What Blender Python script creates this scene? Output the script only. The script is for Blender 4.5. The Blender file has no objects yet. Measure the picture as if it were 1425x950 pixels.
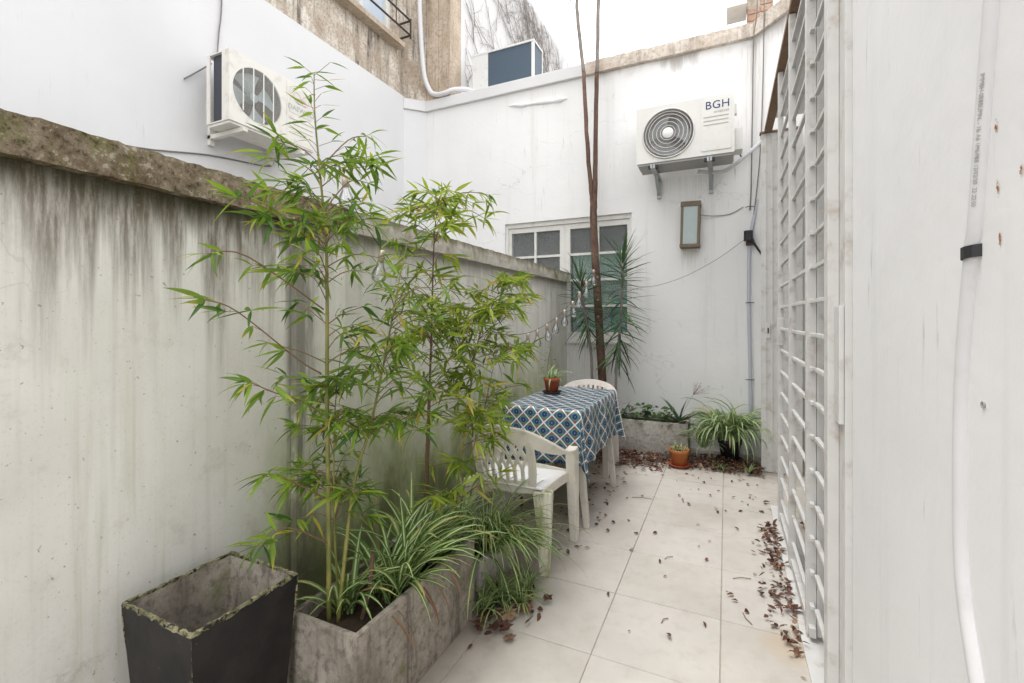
import bpy, bmesh, math, random
from mathutils import Vector, Matrix, Euler
R = math.radians
SC = bpy.context.scene
COL = SC.collection
random.seed(11)

# ------------------------------------------------------------------ camera, sky, sun, exposure
cam = bpy.data.cameras.new('camera'); camo = bpy.data.objects.new('camera', cam); COL.objects.link(camo)
camo.location = (0, 0, 1.3); camo.rotation_euler = (R(90), 0, R(24.9))
cam.sensor_width = 36; cam.lens = 642/1425*36; cam.shift_y = -32/1425
cam.clip_start = 0.02; cam.clip_end = 900
SC.camera = camo
W = bpy.data.worlds.new('World'); SC.world = W; W.use_nodes = True
wn = W.node_tree; wn.nodes.clear()
sky = wn.nodes.new('ShaderNodeTexSky'); sky.sky_type = 'NISHITA'; sky.sun_disc = False
sky.sun_elevation = R(72); sky.sun_rotation = R(240); sky.dust_density = 4; sky.air_density = 1.0
hs = wn.nodes.new('ShaderNodeHueSaturation'); hs.inputs['Saturation'].default_value = 0.12
cl = wn.nodes.new('ShaderNodeMix'); cl.data_type = 'RGBA'; cl.inputs[0].default_value = 0.7
cl.inputs[7].default_value = (11.1, 11.1, 11.25, 1)          # even cloud layer
bg = wn.nodes.new('ShaderNodeBackground'); bg.inputs['Strength'].default_value = 0.12
wo = wn.nodes.new('ShaderNodeOutputWorld')
wn.links.new(sky.outputs[0], hs.inputs['Color']); wn.links.new(hs.outputs[0], cl.inputs[6])
wn.links.new(cl.outputs[2], bg.inputs[0]); wn.links.new(bg.outputs[0], wo.inputs[0])
sl = bpy.data.lights.new('sun', 'SUN'); sl.energy = 0.7; sl.angle = R(35); sl.color = (1, .97, .93)
so = bpy.data.objects.new('sun', sl); COL.objects.link(so)
so.rotation_euler = (R(18), 0, R(-60))
SC.view_settings.view_transform = 'Standard'; SC.view_settings.look = 'None'
SC.view_settings.exposure = 1.06; SC.view_settings.gamma = 1; SC.view_settings.use_curve_mapping = False
SC.cycles.max_bounces = 10; SC.cycles.diffuse_bounces = 6; SC.cycles.transparent_max_bounces = 12

# ------------------------------------------------------------------ node helper
class G:
    def __init__(s, name):
        s.m = bpy.data.materials.new(name); s.m.use_nodes = True
        s.t = s.m.node_tree; s.t.nodes.clear()
        s.out = s.t.nodes.new('ShaderNodeOutputMaterial')
    def n(s, ty, _o=0, **kw):
        nd = s.t.nodes.new('ShaderNode'+ty)
        ins = kw.pop('ins', {})
        for k, v in kw.items(): setattr(nd, k, v)
        for k, v in ins.items(): s.put(nd.inputs[k], v)
        return nd.outputs[_o]
    def put(s, sock, v):
        if isinstance(v, bpy.types.NodeSocket): s.t.links.new(v, sock)
        else:
            if isinstance(v, (tuple, list)) and len(v) == 3 and sock.type == 'RGBA': v = (*v, 1)
            sock.default_value = v
    def ma(s, op, a, b=0.0, c=None, clamp=False):
        d = {0: a, 1: b}
        if c is not None: d[2] = c
        return s.n('Math', operation=op, use_clamp=clamp, ins=d)
    def mix(s, f, a, b): return s.n('Mix', _o=2, data_type='RGBA', ins={0: f, 6: a, 7: b})
    def pos(s): return s.n('NewGeometry')
    def obj(s): return s.n('TexCoord', _o=3)
    def xyz(s, v):
        nd = s.t.nodes.new('ShaderNodeSeparateXYZ'); s.put(nd.inputs[0], v); return nd.outputs
    def sc(s, v, k, off=(0, 0, 0)): return s.n('Mapping', ins={0: v, 1: off, 3: k})
    def noise(s, v, scale=5, det=4, rough=.55, dist=0): return s.n('TexNoise', ins={'Vector': v, 'Scale': scale, 'Detail': det, 'Roughness': rough, 'Distortion': dist})
    def st(s, x, a, b):   # smooth step from a to b (a>b gives falling)
        return s.n('MapRange', interpolation_type='SMOOTHSTEP', ins={0: x, 1: a, 2: b, 3: 0.0, 4: 1.0})
    def at(s, name): return s.n('Attribute', _o=2, attribute_name=name)
    def bump(s, h, strength=.2, dist=.01): return s.n('Bump', ins={'Height': h, 'Strength': strength, 'Distance': dist})
    def fin(s, col, rough=.6, spec=.3, bump=None, metal=0.0, trans=0.0):
        d = {'Base Color': col, 'Roughness': rough, 'Specular IOR Level': spec, 'Metallic': metal, 'Transmission Weight': trans}
        if bump is not None: d['Normal'] = bump
        b = s.n('BsdfPrincipled', ins=d); s.t.links.new(b, s.out.inputs[0]); return s.m

def plain(name, col, rough=.5, spec=.3, var=.12, scale=30, metal=0.0, dirt=None):
    g = G(name); p = g.obj()
    n = g.noise(p, scale, 4)
    c = g.mix(g.ma('MULTIPLY', n, 1.0), tuple(x*(1-var) for x in col), tuple(min(1, x*(1+var)) for x in col))
    if dirt:
        d = g.noise(g.pos(), 11, 6, .65)
        c = g.mix(g.ma('MULTIPLY', g.st(d, .5, .72), dirt[1]), c, dirt[0])
    return g.fin(c, rough, spec, g.bump(g.noise(p, scale*4, 2), .05, .005), metal)

M = {}
def white_wall(name, base, dirtcol, streak=.25, spots=.3, zt=None, warm=0.0, bumpk=.25):
    g = G(name); p = g.pos(); X = g.xyz(p)
    a = g.noise(p, 1.3, 5); b = g.noise(g.sc(p, (9, 9, .5)), 1, 5, .6); c = g.noise(p, 22, 5, .6)
    col = g.mix(g.st(a, .3, .7), tuple(x*.94 for x in base), base)
    col = g.mix(g.ma('MULTIPLY', g.st(b, .53, .75), streak), col, dirtcol)
    f = g.noise(g.sc(p, (30, 30, 3)), 1, 6, .7)
    col = g.mix(g.ma('MULTIPLY', g.ma('MULTIPLY', g.st(f, .6, .72), g.st(a, .42, .62)), spots), col, tuple(x*.55 for x in dirtcol))
    if zt is not None:     # grime hanging below a coping
        k = g.noise(g.sc(p, (7, 7, .8)), 1, 6, .65)
        lim = g.ma('ADD', X[2], g.ma('MULTIPLY', g.ma('SUBTRACT', k, .5), .55))
        msk = g.ma('MULTIPLY', g.st(lim, zt-.17, zt+.0), g.st(g.noise(p, 2.1, 3), .42, .6))
        msk = g.ma('MULTIPLY', msk, g.st(X[0], -1.5, -1.1))
        col = g.mix(g.ma('MULTIPLY', msk, .7), col, (.28, .25, .22))
        dr = g.noise(g.sc(p, (60, 1, 2)), 1, 5, .65)
        for x0, x1, zb, zl, kk, cc in ((-.42, -.24, 2.0, .30, .55, (.40, .31, .20)), (-1.65, -.92, 1.02, .55, .5, (.42, .37, .29)), (-.6, .0, 2.72, .5, .25, (.45, .40, .32)), (.12, .30, 3.9, 1.6, .45, (.42, .37, .30))):
            mm = g.ma('MULTIPLY', g.ma('MULTIPLY', g.st(X[0], x0-.03, x0+.05), g.st(X[0], x1+.03, x1-.05)), g.ma('MULTIPLY', g.st(X[2], zb-zl, zb), g.st(X[2], zb+.02, zb)))
            col = g.mix(g.ma('MULTIPLY', g.ma('MULTIPLY', mm, g.st(dr, .42, .66)), kk), col, cc)
        ck_ = g.n('TexVoronoi', feature='DISTANCE_TO_EDGE', ins={'Vector': g.n('VectorMath', operation='ADD', ins={0: g.sc(p, (1, 1, 2.2)), 1: g.n('VectorMath', operation='SCALE', ins={0: g.n('TexNoise', _o=1, ins={'Vector': p, 'Scale': 5.0, 'Detail': 5.0}), 'Scale': .5})}), 'Scale': 1.4})
        col = g.mix(g.ma('MULTIPLY', g.ma('MULTIPLY', g.st(ck_, .010, .002), g.st(g.noise(p, 1.7, 2), .52, .62)), .35), col, (.45, .42, .38))
    h = g.ma('ADD', g.ma('MULTIPLY', a, 1.5), g.ma('ADD', g.ma('MULTIPLY', c, .25), g.ma('MULTIPLY', g.noise(p, 6, 4), .6)))
    return g.fin(col, .75, .2, g.bump(h, bumpk, .02))
M['back'] = white_wall('white_limewash', (.81, .81, .805), (.62, .61, .57), .4, .45, zt=3.96)
M['left'] = white_wall('smooth_white_paint', (.71, .71, .715), (.64, .64, .65), .2, .2, bumpk=.15)
M['near'] = white_wall('worn_white_paint', (.80, .80, .812), (.62, .62, .63), .4, .55, bumpk=.22)

def mk_divider():
    g = G('stained_plaster'); p = g.pos(); X = g.xyz(p); y, z = X[1], X[2]
    a = g.noise(p, 1.6, 5); fine = g.noise(p, 30, 5, .65)
    col = g.mix(g.st(a, .3, .7), (.68, .665, .61), (.79, .78, .735))
    lng = g.noise(g.sc(p, (1, 11, .28)), 1.6, 5, .6)                        # faint streaks full height
    col = g.mix(g.ma('MULTIPLY', g.st(lng, .5, .75), .34), col, (.40, .37, .32))
    col = g.mix(g.ma('MULTIPLY', g.st(lng, .47, .3), .35), col, (.74, .73, .71))
    col = g.mix(g.ma('MULTIPLY', g.st(g.noise(p, 5.5, 8, .75), .52, .72), .45), col, (.45, .41, .35))
    # run-off below the coping
    s1 = g.noise(g.sc(p, (1, 17, .5), (3, 1, 0)), 1, 6, .62); s2 = g.noise(g.sc(p, (1, 5, .4), (9, 4, 2)), 1, 4, .6)
    drop = g.ma('SUBTRACT', 1.70, z)
    reach = g.ma('ADD', .045, g.ma('MULTIPLY', g.ma('MULTIPLY', g.st(s1, .28, .74), g.st(s2, .15, .75)), .80))
    rel = g.ma('DIVIDE', drop, reach)
    near = g.ma('ADD', .35, g.ma('MULTIPLY', g.st(y, 1.9, 1.2), .65))
    grn = g.noise(g.sc(p, (1, 48, 5)), 1, 6, .75)
    m1 = g.ma('MULTIPLY', g.ma('MULTIPLY', g.ma('POWER', g.st(rel, 1.6, .0), 1.5), near), g.ma('ADD', .45, g.ma('MULTIPLY', g.st(grn, .35, .62), .55)))
    col = g.mix(g.ma('MULTIPLY', m1, .97), col, (.10, .075, .045))
    m2 = g.ma('MULTIPLY', g.st(g.ma('ADD', drop, g.ma('MULTIPLY', g.ma('SUBTRACT', s1, .5), .16)), .12, .0), near)
    col = g.mix(g.ma('MULTIPLY', m2, .9), col, (.055, .05, .028))
    # algae low down
    gn = g.noise(g.sc(p, (1, 2.2, 1.0), (2, 0, 5)), 2.2, 6, .65)
    lowb = g.ma('ADD', z, g.ma('MULTIPLY', g.ma('SUBTRACT', gn, .5), 1.3))
    al = g.ma('MULTIPLY', g.st(lowb, 1.15, .25), g.st(y, 1.0, 1.4))
    col = g.mix(g.ma('MULTIPLY', al, .85), col, (.33, .38, .15))
    al2 = g.ma('MULTIPLY', g.st(lowb, .62, .1), g.st(y, 1.0, 1.3))
    col = g.mix(g.ma('MULTIPLY', al2, .75), col, (.09, .105, .035))
    alw = g.ma('MULTIPLY', g.st(g.noise(g.sc(p, (1, 8, .35), (0, 7, 0)), 1.4, 5, .6), .55, .75), g.st(z, 1.6, .4))
    col = g.mix(g.ma('MULTIPLY', alw, .6), col, (.43, .45, .25))
    # pilaster edge grime
    pe = g.ma('MULTIPLY', g.ma('MULTIPLY', g.st(y, 1.30, 1.335), g.st(y, 1.48, 1.36)), g.st(g.noise(g.sc(p, (3, 12, 1.2)), 2, 6, .7), .34, .55))
    col = g.mix(g.ma('MULTIPLY', pe, .8), col, (.15, .14, .11))
    sp = g.noise(p, 55, 3, .6); col = g.mix(g.ma('MULTIPLY', g.st(sp, .67, .71), .6), col, (.2, .19, .16))
    col = g.mix(g.ma('MULTIPLY', g.st(g.noise(p, 120, 4, .7), .55, .7), .18), col, (.36, .33, .28))
    vz = g.n('TexVoronoi', feature='DISTANCE_TO_EDGE', ins={'Vector': g.n('VectorMath', operation='ADD', ins={0: p, 1: g.n('VectorMath', operation='SCALE', ins={0: g.n('TexNoise', _o=1, ins={'Vector': p, 'Scale': 6.0, 'Detail': 4.0}), 'Scale': .25})}), 'Scale': 3.2})
    col = g.mix(g.ma('MULTIPLY', g.ma('MULTIPLY', g.st(vz, .012, .003), g.st(g.noise(p, 2.7, 3), .54, .64)), .22), col, (.38, .36, .32))
    h = g.ma('ADD', g.ma('MULTIPLY', fine, .3), g.ma('ADD', a, g.noise(p, 8, 4)))
    return g.fin(col, .85, .15, g.bump(h, .3, .012))
M['divider'] = mk_divider()

def mk_coping(dirty):
    g = G('mossy_coping' if dirty else 'weathered_coping'); p = g.pos(); X = g.xyz(p)
    a = g.noise(p, 9, 8, .75, .3); b = g.noise(p, 42, 8, .75); c = g.noise(g.sc(p, (1, 1, .55)), 14, 5, .65)
    d = g.noise(p, 5, 5, .7, .6)
    if dirty:
        col = g.mix(g.st(a, .35, .66), (.13, .095, .06), (.30, .25, .18))
        col = g.mix(g.ma('MULTIPLY', g.st(c, .48, .68), .75), col, (.135, .135, .045))
        col = g.mix(g.ma('MULTIPLY', g.st(b, .52, .62), .85), col, (.055, .042, .028))
        col = g.mix(g.ma('MULTIPLY', g.st(b, .46, .36), .7), col, (.50, .45, .36))
        col = g.mix(g.ma('MULTIPLY', g.st(d, .66, .72), .85), col, (.58, .55, .48))
    else:
        col = g.mix(g.st(a, .35, .66), (.40, .37, .31), (.60, .57, .51))
        up = g.ma('ADD', X[2], g.ma('MULTIPLY', g.ma('SUBTRACT', g.noise(g.sc(p, (1, 9, 2)), 1.5, 6, .7), .5), .16))
        col = g.mix(g.ma('MULTIPLY', g.st(up, 1.745, 1.82), .85), col, (.14, .125, .06))
        col = g.mix(g.ma('MULTIPLY', g.st(c, .55, .72), .6), col, (.20, .18, .11))
        col = g.mix(g.ma('MULTIPLY', g.ma('MULTIPLY', g.st(d, .55, .66), g.st(X[1], 2.8, 4.0)), .8), col, (.16, .19, .06))
    return g.fin(col, .9, .1, g.bump(g.ma('ADD', a, g.ma('MULTIPLY', b, .6)), .6, .015))
M['coping_dirty'] = mk_coping(True); M['coping_far'] = mk_coping(False)

def mk_stone(name, c1, c2, dark, green=None, streak=.7):
    g = G(name); p = g.pos()
    a = g.noise(p, 3.2, 8, .72); b = g.noise(g.sc(p, (9, 9, .7)), 1, 8, .7); c = g.noise(p, 34, 7, .75); d = g.noise(p, 6, 6, .68)
    col = g.mix(g.st(a, .35, .65), c1, c2)
    col = g.mix(g.ma('MULTIPLY', g.st(c, .48, .62), .6), col, tuple(x*.6 for x in c1))
    col = g.mix(g.ma('MULTIPLY', g.ma('MULTIPLY', g.st(b, .47, .66), g.st(a, .38, .56)), streak), col, dark)
    if green: col = g.mix(g.ma('MULTIPLY', g.st(d, .56, .72), .7), col, green)
    return g.fin(col, .88, .12, g.bump(g.ma('ADD', d, g.ma('MULTIPLY', c, .5)), .4, .015))
M['old'] = mk_stone('old_beige_plaster', (.40, .32, .245), (.74, .69, .61), (.10, .08, .065), streak=1.0)
M['pier'] = mk_stone('ochre_plaster', (.46, .37, .28), (.62, .53, .43), (.18, .13, .09), streak=.8)
M['copB'] = mk_stone('ochre_stained_coping', (.52, .43, .35), (.68, .63, .57), (.28, .23, .19), (.27, .25, .15), .6)
M['concrete'] = mk_stone('planter_concrete', (.20, .175, .145), (.41, .37, .315), (.075, .063, .053), (.17, .18, .08), .9)
M['concrete2'] = mk_stone('pale_planter_concrete', (.33, .31, .275), (.52, .50, .455), (.14, .125, .105), (.20, .185, .14), .15)
M['brick'] = mk_stone('exposed_brick', (.45, .27, .19), (.60, .48, .40), (.28, .2, .16), None, .4)

def mk_tile():
    g = G('floor_tile'); p = g.pos(); X = g.xyz(p); r = g.n('ObjectInfo', _o=5)
    a = g.noise(p, 2.5, 6, .6); b = g.noise(p, 14, 6, .65); d = g.noise(p, 1.1, 4, .6); fn = g.noise(p, 70, 3)
    col = g.mix(g.st(a, .3, .7), (.475, .44, .395), (.57, .535, .485))
    col = g.mix(g.ma('MULTIPLY', g.ma('SUBTRACT', r, .4, clamp=True), .6), col, (.60, .575, .545))
    col = g.mix(g.ma('MULTIPLY', g.st(b, .45, .75), .35), col, (.38, .335, .285))
    col = g.mix(g.ma('MULTIPLY', g.st(d, .60, .75), .3), col, (.50, .40, .27))
    # soil trodden in beside the planters and below the table
    e = g.ma('ADD', X[0], g.ma('MULTIPLY', g.ma('SUBTRACT', g.noise(p, 3.5, 6, .65), .5), .7))
    col = g.mix(g.ma('MULTIPLY', g.st(e, -.62, -1.05), .72), col, (.20, .165, .13))
    e2 = g.ma('ADD', X[1], g.ma('MULTIPLY', g.ma('SUBTRACT', b, .5), .8))
    col = g.mix(g.ma('MULTIPLY', g.st(e2, 4.05, 4.5), .5), col, (.24, .19, .14))
    # rust at the gate foot
    rx = g.ma('ADD', g.ma('POWER', g.ma('SUBTRACT', X[0], .24), 2), g.ma('POWER', g.ma('SUBTRACT', X[1], 2.12), 2))
    col = g.mix(g.ma('MULTIPLY', g.st(g.ma('ADD', rx, g.ma('MULTIPLY', g.ma('SUBTRACT', b, .5), .03)), .02, .0), .35), col, (.48, .33, .16))
    return g.fin(col, .55, .3, g.bump(g.ma('ADD', b, g.ma('MULTIPLY', fn, .3)), .12, .006))
M['tile'] = mk_tile()
M['grout'] = plain('grout_dirt', (.37, .33, .28), .9, .1, .3, 20)
M['ground'] = plain('bare_ground', (.24, .22, .19), .9, .1, .2, 3)
M['soil'] = plain('potting_soil', (.05, .037, .027), .95, .1, .5, 60)
M['white'] = plain('white_enamel', (.72, .725, .71), .4, .35, .04, 8, dirt=((.42, .37, .29), .3))
M['acold'] = plain('aged_white_enamel', (.74, .72, .67), .45, .35, .05, 8, dirt=((.36, .29, .2), .35))
M['acshell'] = plain('ivory_enamel', (.66, .655, .62), .4, .35, .04, 8, dirt=((.42, .38, .3), .15))
M['gate'] = plain('weathered_gate_paint', (.63, .625, .61), .5, .3, .10, 14, dirt=((.33, .26, .19), .55))
M['frame'] = plain('white_window_paint', (.70, .695, .66), .5, .3, .06, 10, dirt=((.40, .37, .3), .4))
M['rust'] = plain('rusty_steel', (.24, .16, .11), .85, .2, .4, 40)
M['black'] = plain('black_plastic', (.025, .025, .028), .5, .35, .2, 30)
M['darkin'] = plain('dark_interior', (.06, .06, .065), .8, .2, .2, 5)
M['iron'] = plain('dark_iron', (.06, .05, .045), .7, .3, .3, 40)
M['cable'] = plain('grey_cable', (.20, .19, .18), .6, .3, .2, 30)
M['cablew'] = plain('pale_cable', (.58, .57, .56), .6, .3, .1, 30)
M['conduit'] = plain('painted_conduit', (.64, .64, .65), .7, .15, .05, 12, dirt=((.45, .45, .46), .3))
M['pvc'] = plain('grey_pvc', (.48, .50, .56), .45, .35, .06, 10)
M['pvcw'] = plain('white_pvc', (.70, .70, .715), .45, .35, .04, 8)
M['foam'] = plain('foam_wrap', (.60, .61, .63), .7, .2, .08, 30)
M['galv'] = plain('galvanised', (.40, .42, .43), .5, .4, .15, 40, metal=.3)
M['navy'] = plain('navy_print', (.012, .03, .12), .5, .3, .05)
M['greyp'] = plain('grey_print', (.35, .34, .33), .5, .3, .05)
M['pinkp'] = plain('faded_red_print', (.66, .46, .46), .5, .3, .05)
M['olivep'] = plain('faded_grey_print', (.40, .40, .35), .5, .3, .05)
M['fan'] = plain('pale_blue_fan', (.42, .50, .52), .5, .3, .06)
M['terracotta'] = plain('orange_plastic_pot', (.44, .15, .045), .55, .35, .12, 20, dirt=((.3, .17, .1), .4))
M['redpot'] = plain('terracotta_pot', (.36, .085, .035), .55, .35, .12, 20)
M['bronze'] = plain('bronze_frame', (.17, .135, .09), .6, .35, .25, 25)
M['bark'] = mk_stone('brown_bark', (.11, .065, .047), (.20, .13, .10), (.045, .03, .025), None, .75)
M['barkg'] = mk_stone('grey_bark', (.25, .22, .20), (.34, .31, .28), (.14, .11, .1), None, .5)
M['vine'] = plain('dry_vine', (.36, .33, .31), .9, .1, .3, 20)
M['chair'] = plain('aged_resin', (.72, .69, .61), .5, .3, .06, 10, dirt=((.34, .30, .20), .4))
M['seat'] = plain('white_resin', (.80, .80, .80), .42, .35, .04, 10)
M['chair2'] = plain('cream_resin', (.74, .69, .64), .5, .3, .06, 10, dirt=((.5, .43, .35), .3))
M['tleg'] = plain('resin_table', (.62, .59, .53), .5, .3, .08, 10, dirt=((.3, .26, .2), .45))
def mk_algleg():
    g = G('mossy_resin_leg'); p = g.pos(); n = g.noise(g.sc(p, (22, 22, 3)), 1, 6, .65); n2 = g.noise(p, 20, 5)
    col = g.mix(g.st(n2, .4, .7), (.70, .67, .57), (.55, .52, .41))
    col = g.mix(g.ma('MULTIPLY', g.st(n, .46, .62), .85), col, (.24, .25, .07))
    return g.fin(col, .6, .25)
M['chairleg'] = mk_algleg()
def mk_black_planter():
    g = G('black_painted_planter'); p = g.pos(); a = g.noise(p, 7, 6, .65); b = g.noise(p, 38, 4, .7)
    col = g.mix(g.st(a, .35, .7), (.008, .0075, .008), (.022, .019, .019))
    col = g.mix(g.ma('MULTIPLY', g.st(b, .70, .73), .8), col, (.38, .32, .25))
    return g.fin(col, .5, .35, g.bump(a, .3, .01))
M['bplanter'] = mk_black_planter()
def mk_rim():
    g = G('chipped_mossy_rim'); p = g.pos(); a = g.noise(p, 26, 6, .7); b = g.noise(p, 60, 5, .7)
    col = g.mix(g.st(a, .4, .62), (.16, .155, .085), (.33, .31, .20))
    col = g.mix(g.st(b, .50, .58), col, (.035, .03, .024))
    return g.fin(col, .85, .1, g.bump(b, .6, .01))
M['rim'] = mk_rim()
def mk_coil(name, c):
    g = G(name); p = g.obj()
    w = g.n('TexWave', _o=1, wave_type='BANDS', bands_direction='DIAGONAL', ins={'Vector': p, 'Scale': 26, 'Distortion': 0, 'Detail': 0})
    w2 = g.n('TexWave', _o=1, wave_type='BANDS', bands_direction='Z', ins={'Vector': p, 'Scale': 30, 'Distortion': 0, 'Detail': 0})
    col = g.mix(g.ma('MULTIPLY', w, w2), tuple(x*.6 for x in c), tuple(x*1.5 for x in c))
    return g.fin(col, .5, .4)
M['coil'] = mk_coil('condenser_fins', (.075, .115, .16))
M['coildark'] = mk_coil('dark_condenser_fins', (.05, .055, .075))
def mk_glass(name, tint, k=.12, rough=.03):
    g = G(name); fr = g.n('Fresnel', ins={0: 1.45})
    tr = g.n('BsdfTransparent', ins={0: tint}); gl = g.n('BsdfGlossy', ins={'Color': (.9, .9, .9), 'Roughness': rough})
    sh = g.n('MixShader', ins={0: g.ma('ADD', g.ma('MULTIPLY', fr, .8), k, clamp=True), 1: tr, 2: gl})
    g.t.links.new(sh, g.out.inputs[0]); return g.m
M['bulb'] = mk_glass('clear_bulb_glass', (.95, .96, .97), .14)
M['doorglass'] = mk_glass('door_glass', (.62, .68, .72), .12)
M['edgeglass'] = mk_glass('green_tinted_glass', (.72, .86, .82), .1)
M['lampglass'] = plain('frosted_lamp_glass', (.36, .43, .42), .25, .5, .1, 14)
def mk_frost():
    g = G('hammered_glass'); p = g.pos(); n = g.noise(p, 42, 3, .5, .4)
    b = g.n('BsdfPrincipled', ins={'Base Color': (.62, .66, .66), 'Roughness': .12, 'Transmission Weight': .85, 'IOR': 1.45, 'Normal': g.bump(n, 1.0, .03)})
    g.t.links.new(b, g.out.inputs[0]); return g.m
def mk_frost():
    g = G('hammered_glass'); p = g.pos(); n = g.noise(p, 48, 3, .5, .4); nb = g.bump(n, 1.0, .035)
    tr = g.n('BsdfTransparent', ins={0: (.90, .93, .92)}); gl = g.n('BsdfGlossy', ins={'Color': (.9, .92, .92), 'Roughness': .1, 'Normal': nb}); df = g.n('BsdfDiffuse', ins={0: (.40, .42, .42), 'Normal': nb})
    a = g.n('MixShader', ins={0: .45, 1: gl, 2: df})
    sh = g.n('MixShader', ins={0: g.ma('ADD', .13, g.ma('MULTIPLY', g.n('Fresnel', ins={0: 1.5, 'Normal': nb}), .6)), 1: tr, 2: a}); g.t.links.new(sh, g.out.inputs[0]); return g.m
M['frost'] = mk_frost()
M['teal'] = plain('teal_plastic', (.03, .60, .48), .5, .3, .1)
M['pane_light_sheet'] = plain('pale_green_pane_light', (.55, .82, .72), .9, .1, .1, 4)  # pale colour stands for the light in the lower panes

def mk_leaf(name, dark, light, tip, tipthr=.7, dead=.95, stripe=None, sw=.4, trans=.3, rough=.45):
    g = G(name)
    rnd = g.ma('FRACT', g.ma('ADD', g.n('ObjectInfo', _o=5), g.at('rnd')))
    r2 = g.ma('FRACT', g.ma('MULTIPLY', rnd, 7.31)); r3 = g.ma('FRACT', g.ma('MULTIPLY', rnd, 23.7))
    lt, la = g.at('lt'), g.ma('ABSOLUTE', g.at('la'))
    col = g.mix(rnd, dark, light)
    if stripe:
        sm = g.st(la, sw, sw*.55)
        col = g.mix(g.ma('MULTIPLY', sm, g.ma('ADD', .55, g.ma('MULTIPLY', r3, .4))), col, stripe)
    else: col = g.mix(g.ma('MULTIPLY', g.st(la, .22, .0), .25), col, light)
    col = g.mix(g.ma('MULTIPLY', g.st(r2, tipthr, 1.0), g.st(lt, .45, 1.0)), col, tip)
    col = g.mix(g.st(r3, dead, dead+.01), col, tip)
    a = g.n('BsdfPrincipled', ins={'Base Color': col, 'Roughness': rough, 'Specular IOR Level': .35})
    b = g.n('BsdfTranslucent', ins={0: col})
    sh = g.n('MixShader', ins={0: trans, 1: a, 2: b}); g.t.links.new(sh, g.out.inputs[0]); return g.m
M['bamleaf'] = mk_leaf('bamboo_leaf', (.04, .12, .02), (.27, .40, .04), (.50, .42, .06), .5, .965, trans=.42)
M['bamleaf2'] = mk_leaf('bamboo_leaf_yellow_green', (.08, .19, .022), (.40, .48, .05), (.52, .40, .09), .40, .945, trans=.45)  # yellower green foliage of the middle and far clumps
M['spider'] = mk_leaf('spider_plant_leaf', (.065, .15, .025), (.17, .28, .05), (.50, .42, .15), .8, .975, (.70, .76, .46), .40)
M['spiderpale'] = mk_leaf('pale_spider_leaf', (.13, .23, .07), (.26, .37, .14), (.5, .42, .2), .8, .97, (.68, .75, .50), .42)
M['drac'] = mk_leaf('dracaena_leaf', (.022, .065, .024), (.07, .15, .045), (.10, .09, .05), .7, .97, trans=.15, rough=.35)
M['aloe'] = mk_leaf('aloe_leaf', (.035, .085, .045), (.08, .15, .07), (.2, .12, .06), .7, .97, trans=.05)
M['herb'] = mk_leaf('herb_leaf', (.035, .10, .02), (.10, .20, .04), (.3, .25, .06), .8, .98, trans=.25)
M['dead'] = mk_leaf('dead_leaf', (.060, .026, .020), (.17, .072, .045), (.30, .20, .12), .5, .90, trans=.08, rough=.6)
M['dryleaf'] = mk_leaf('dry_hanging_leaf', (.14, .07, .04), (.28, .16, .09), (.3, .2, .1), trans=.1, rough=.7)
def mk_culm():
    g = G('bamboo_culm'); p = g.pos(); X = g.xyz(p)
    col = g.mix(g.st(g.noise(p, 12, 4), .35, .65), (.16, .17, .045), (.27, .24, .07))
    return g.fin(col, .4, .4)
M['culm'] = mk_culm()
M['twig'] = plain('brown_twig', (.20, .13, .08), .7, .2, .2, 30)
M['browncane'] = plain('brown_cane', (.14, .085, .06), .6, .2, .25, 30)

def mk_cloth():
    g = G('patterned_tablecloth'); uv = g.n('UVMap', uv_map='UVMap'); X = g.xyz(uv)
    k = 1/.098
    pf = g.ma('FRACT', g.ma('MULTIPLY', g.ma('ADD', X[0], X[1]), k)); qf = g.ma('FRACT', g.ma('MULTIPLY', g.ma('SUBTRACT', X[0], X[1]), k))
    a = g.ma('SUBTRACT', pf, .5); b = g.ma('SUBTRACT', qf, .5)
    r = g.ma('SQRT', g.ma('ADD', g.ma('MULTIPLY', a, a), g.ma('MULTIPLY', b, b)))
    hz = g.ma('ABSOLUTE', g.ma('ADD', a, b)); vt = g.ma('ABSOLUTE', g.ma('SUBTRACT', a, b))
    ang = g.ma('ARCTAN2', a, b)
    petal = g.ma('MULTIPLY', g.ma('COSINE', g.ma('MULTIPLY', ang, 8)), .02)
    rr = g.ma('ADD', r, petal)
    lt = lambda x, t: g.ma('LESS_THAN', x, t)
    gt = lambda x, t: g.ma('GREATER_THAN', x, t)
    col = g.mix(gt(g.noise(g.sc(uv, (1, 1, 1)), 130, 2), .52), (.055, .13, .13), (.17, .20, .12))
    col = g.mix(gt(hz, .42), col, (.022, .13, .26))
    col = g.mix(gt(hz, .60), col, (.05, .09, .22))
    col = g.mix(gt(hz, .70), col, (.05, .22, .34))
    col = g.mix(gt(vt, .62), col, (.33, .07, .055))
    col = g.mix(lt(rr, .33), col, (.20, .27, .13))
    col = g.mix(lt(rr, .285), col, (.018, .11, .22))
    col = g.mix(lt(rr, .20), col, (.012, .02, .09))
    col = g.mix(lt(r, .085), col, (.05, .10, .26))
    col = g.mix(lt(r, .03), col, (.5, .5, .45))
    line = gt(g.ma('MAXIMUM', g.ma('ABSOLUTE', a), g.ma('ABSOLUTE', b)), .445)
    col = g.mix(line, col, (.72, .72, .70))
    w = g.noise(uv, 900, 1)
    return g.fin(col, .30, .55, g.bump(w, .06, .002))
M['cloth'] = mk_cloth()

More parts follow.
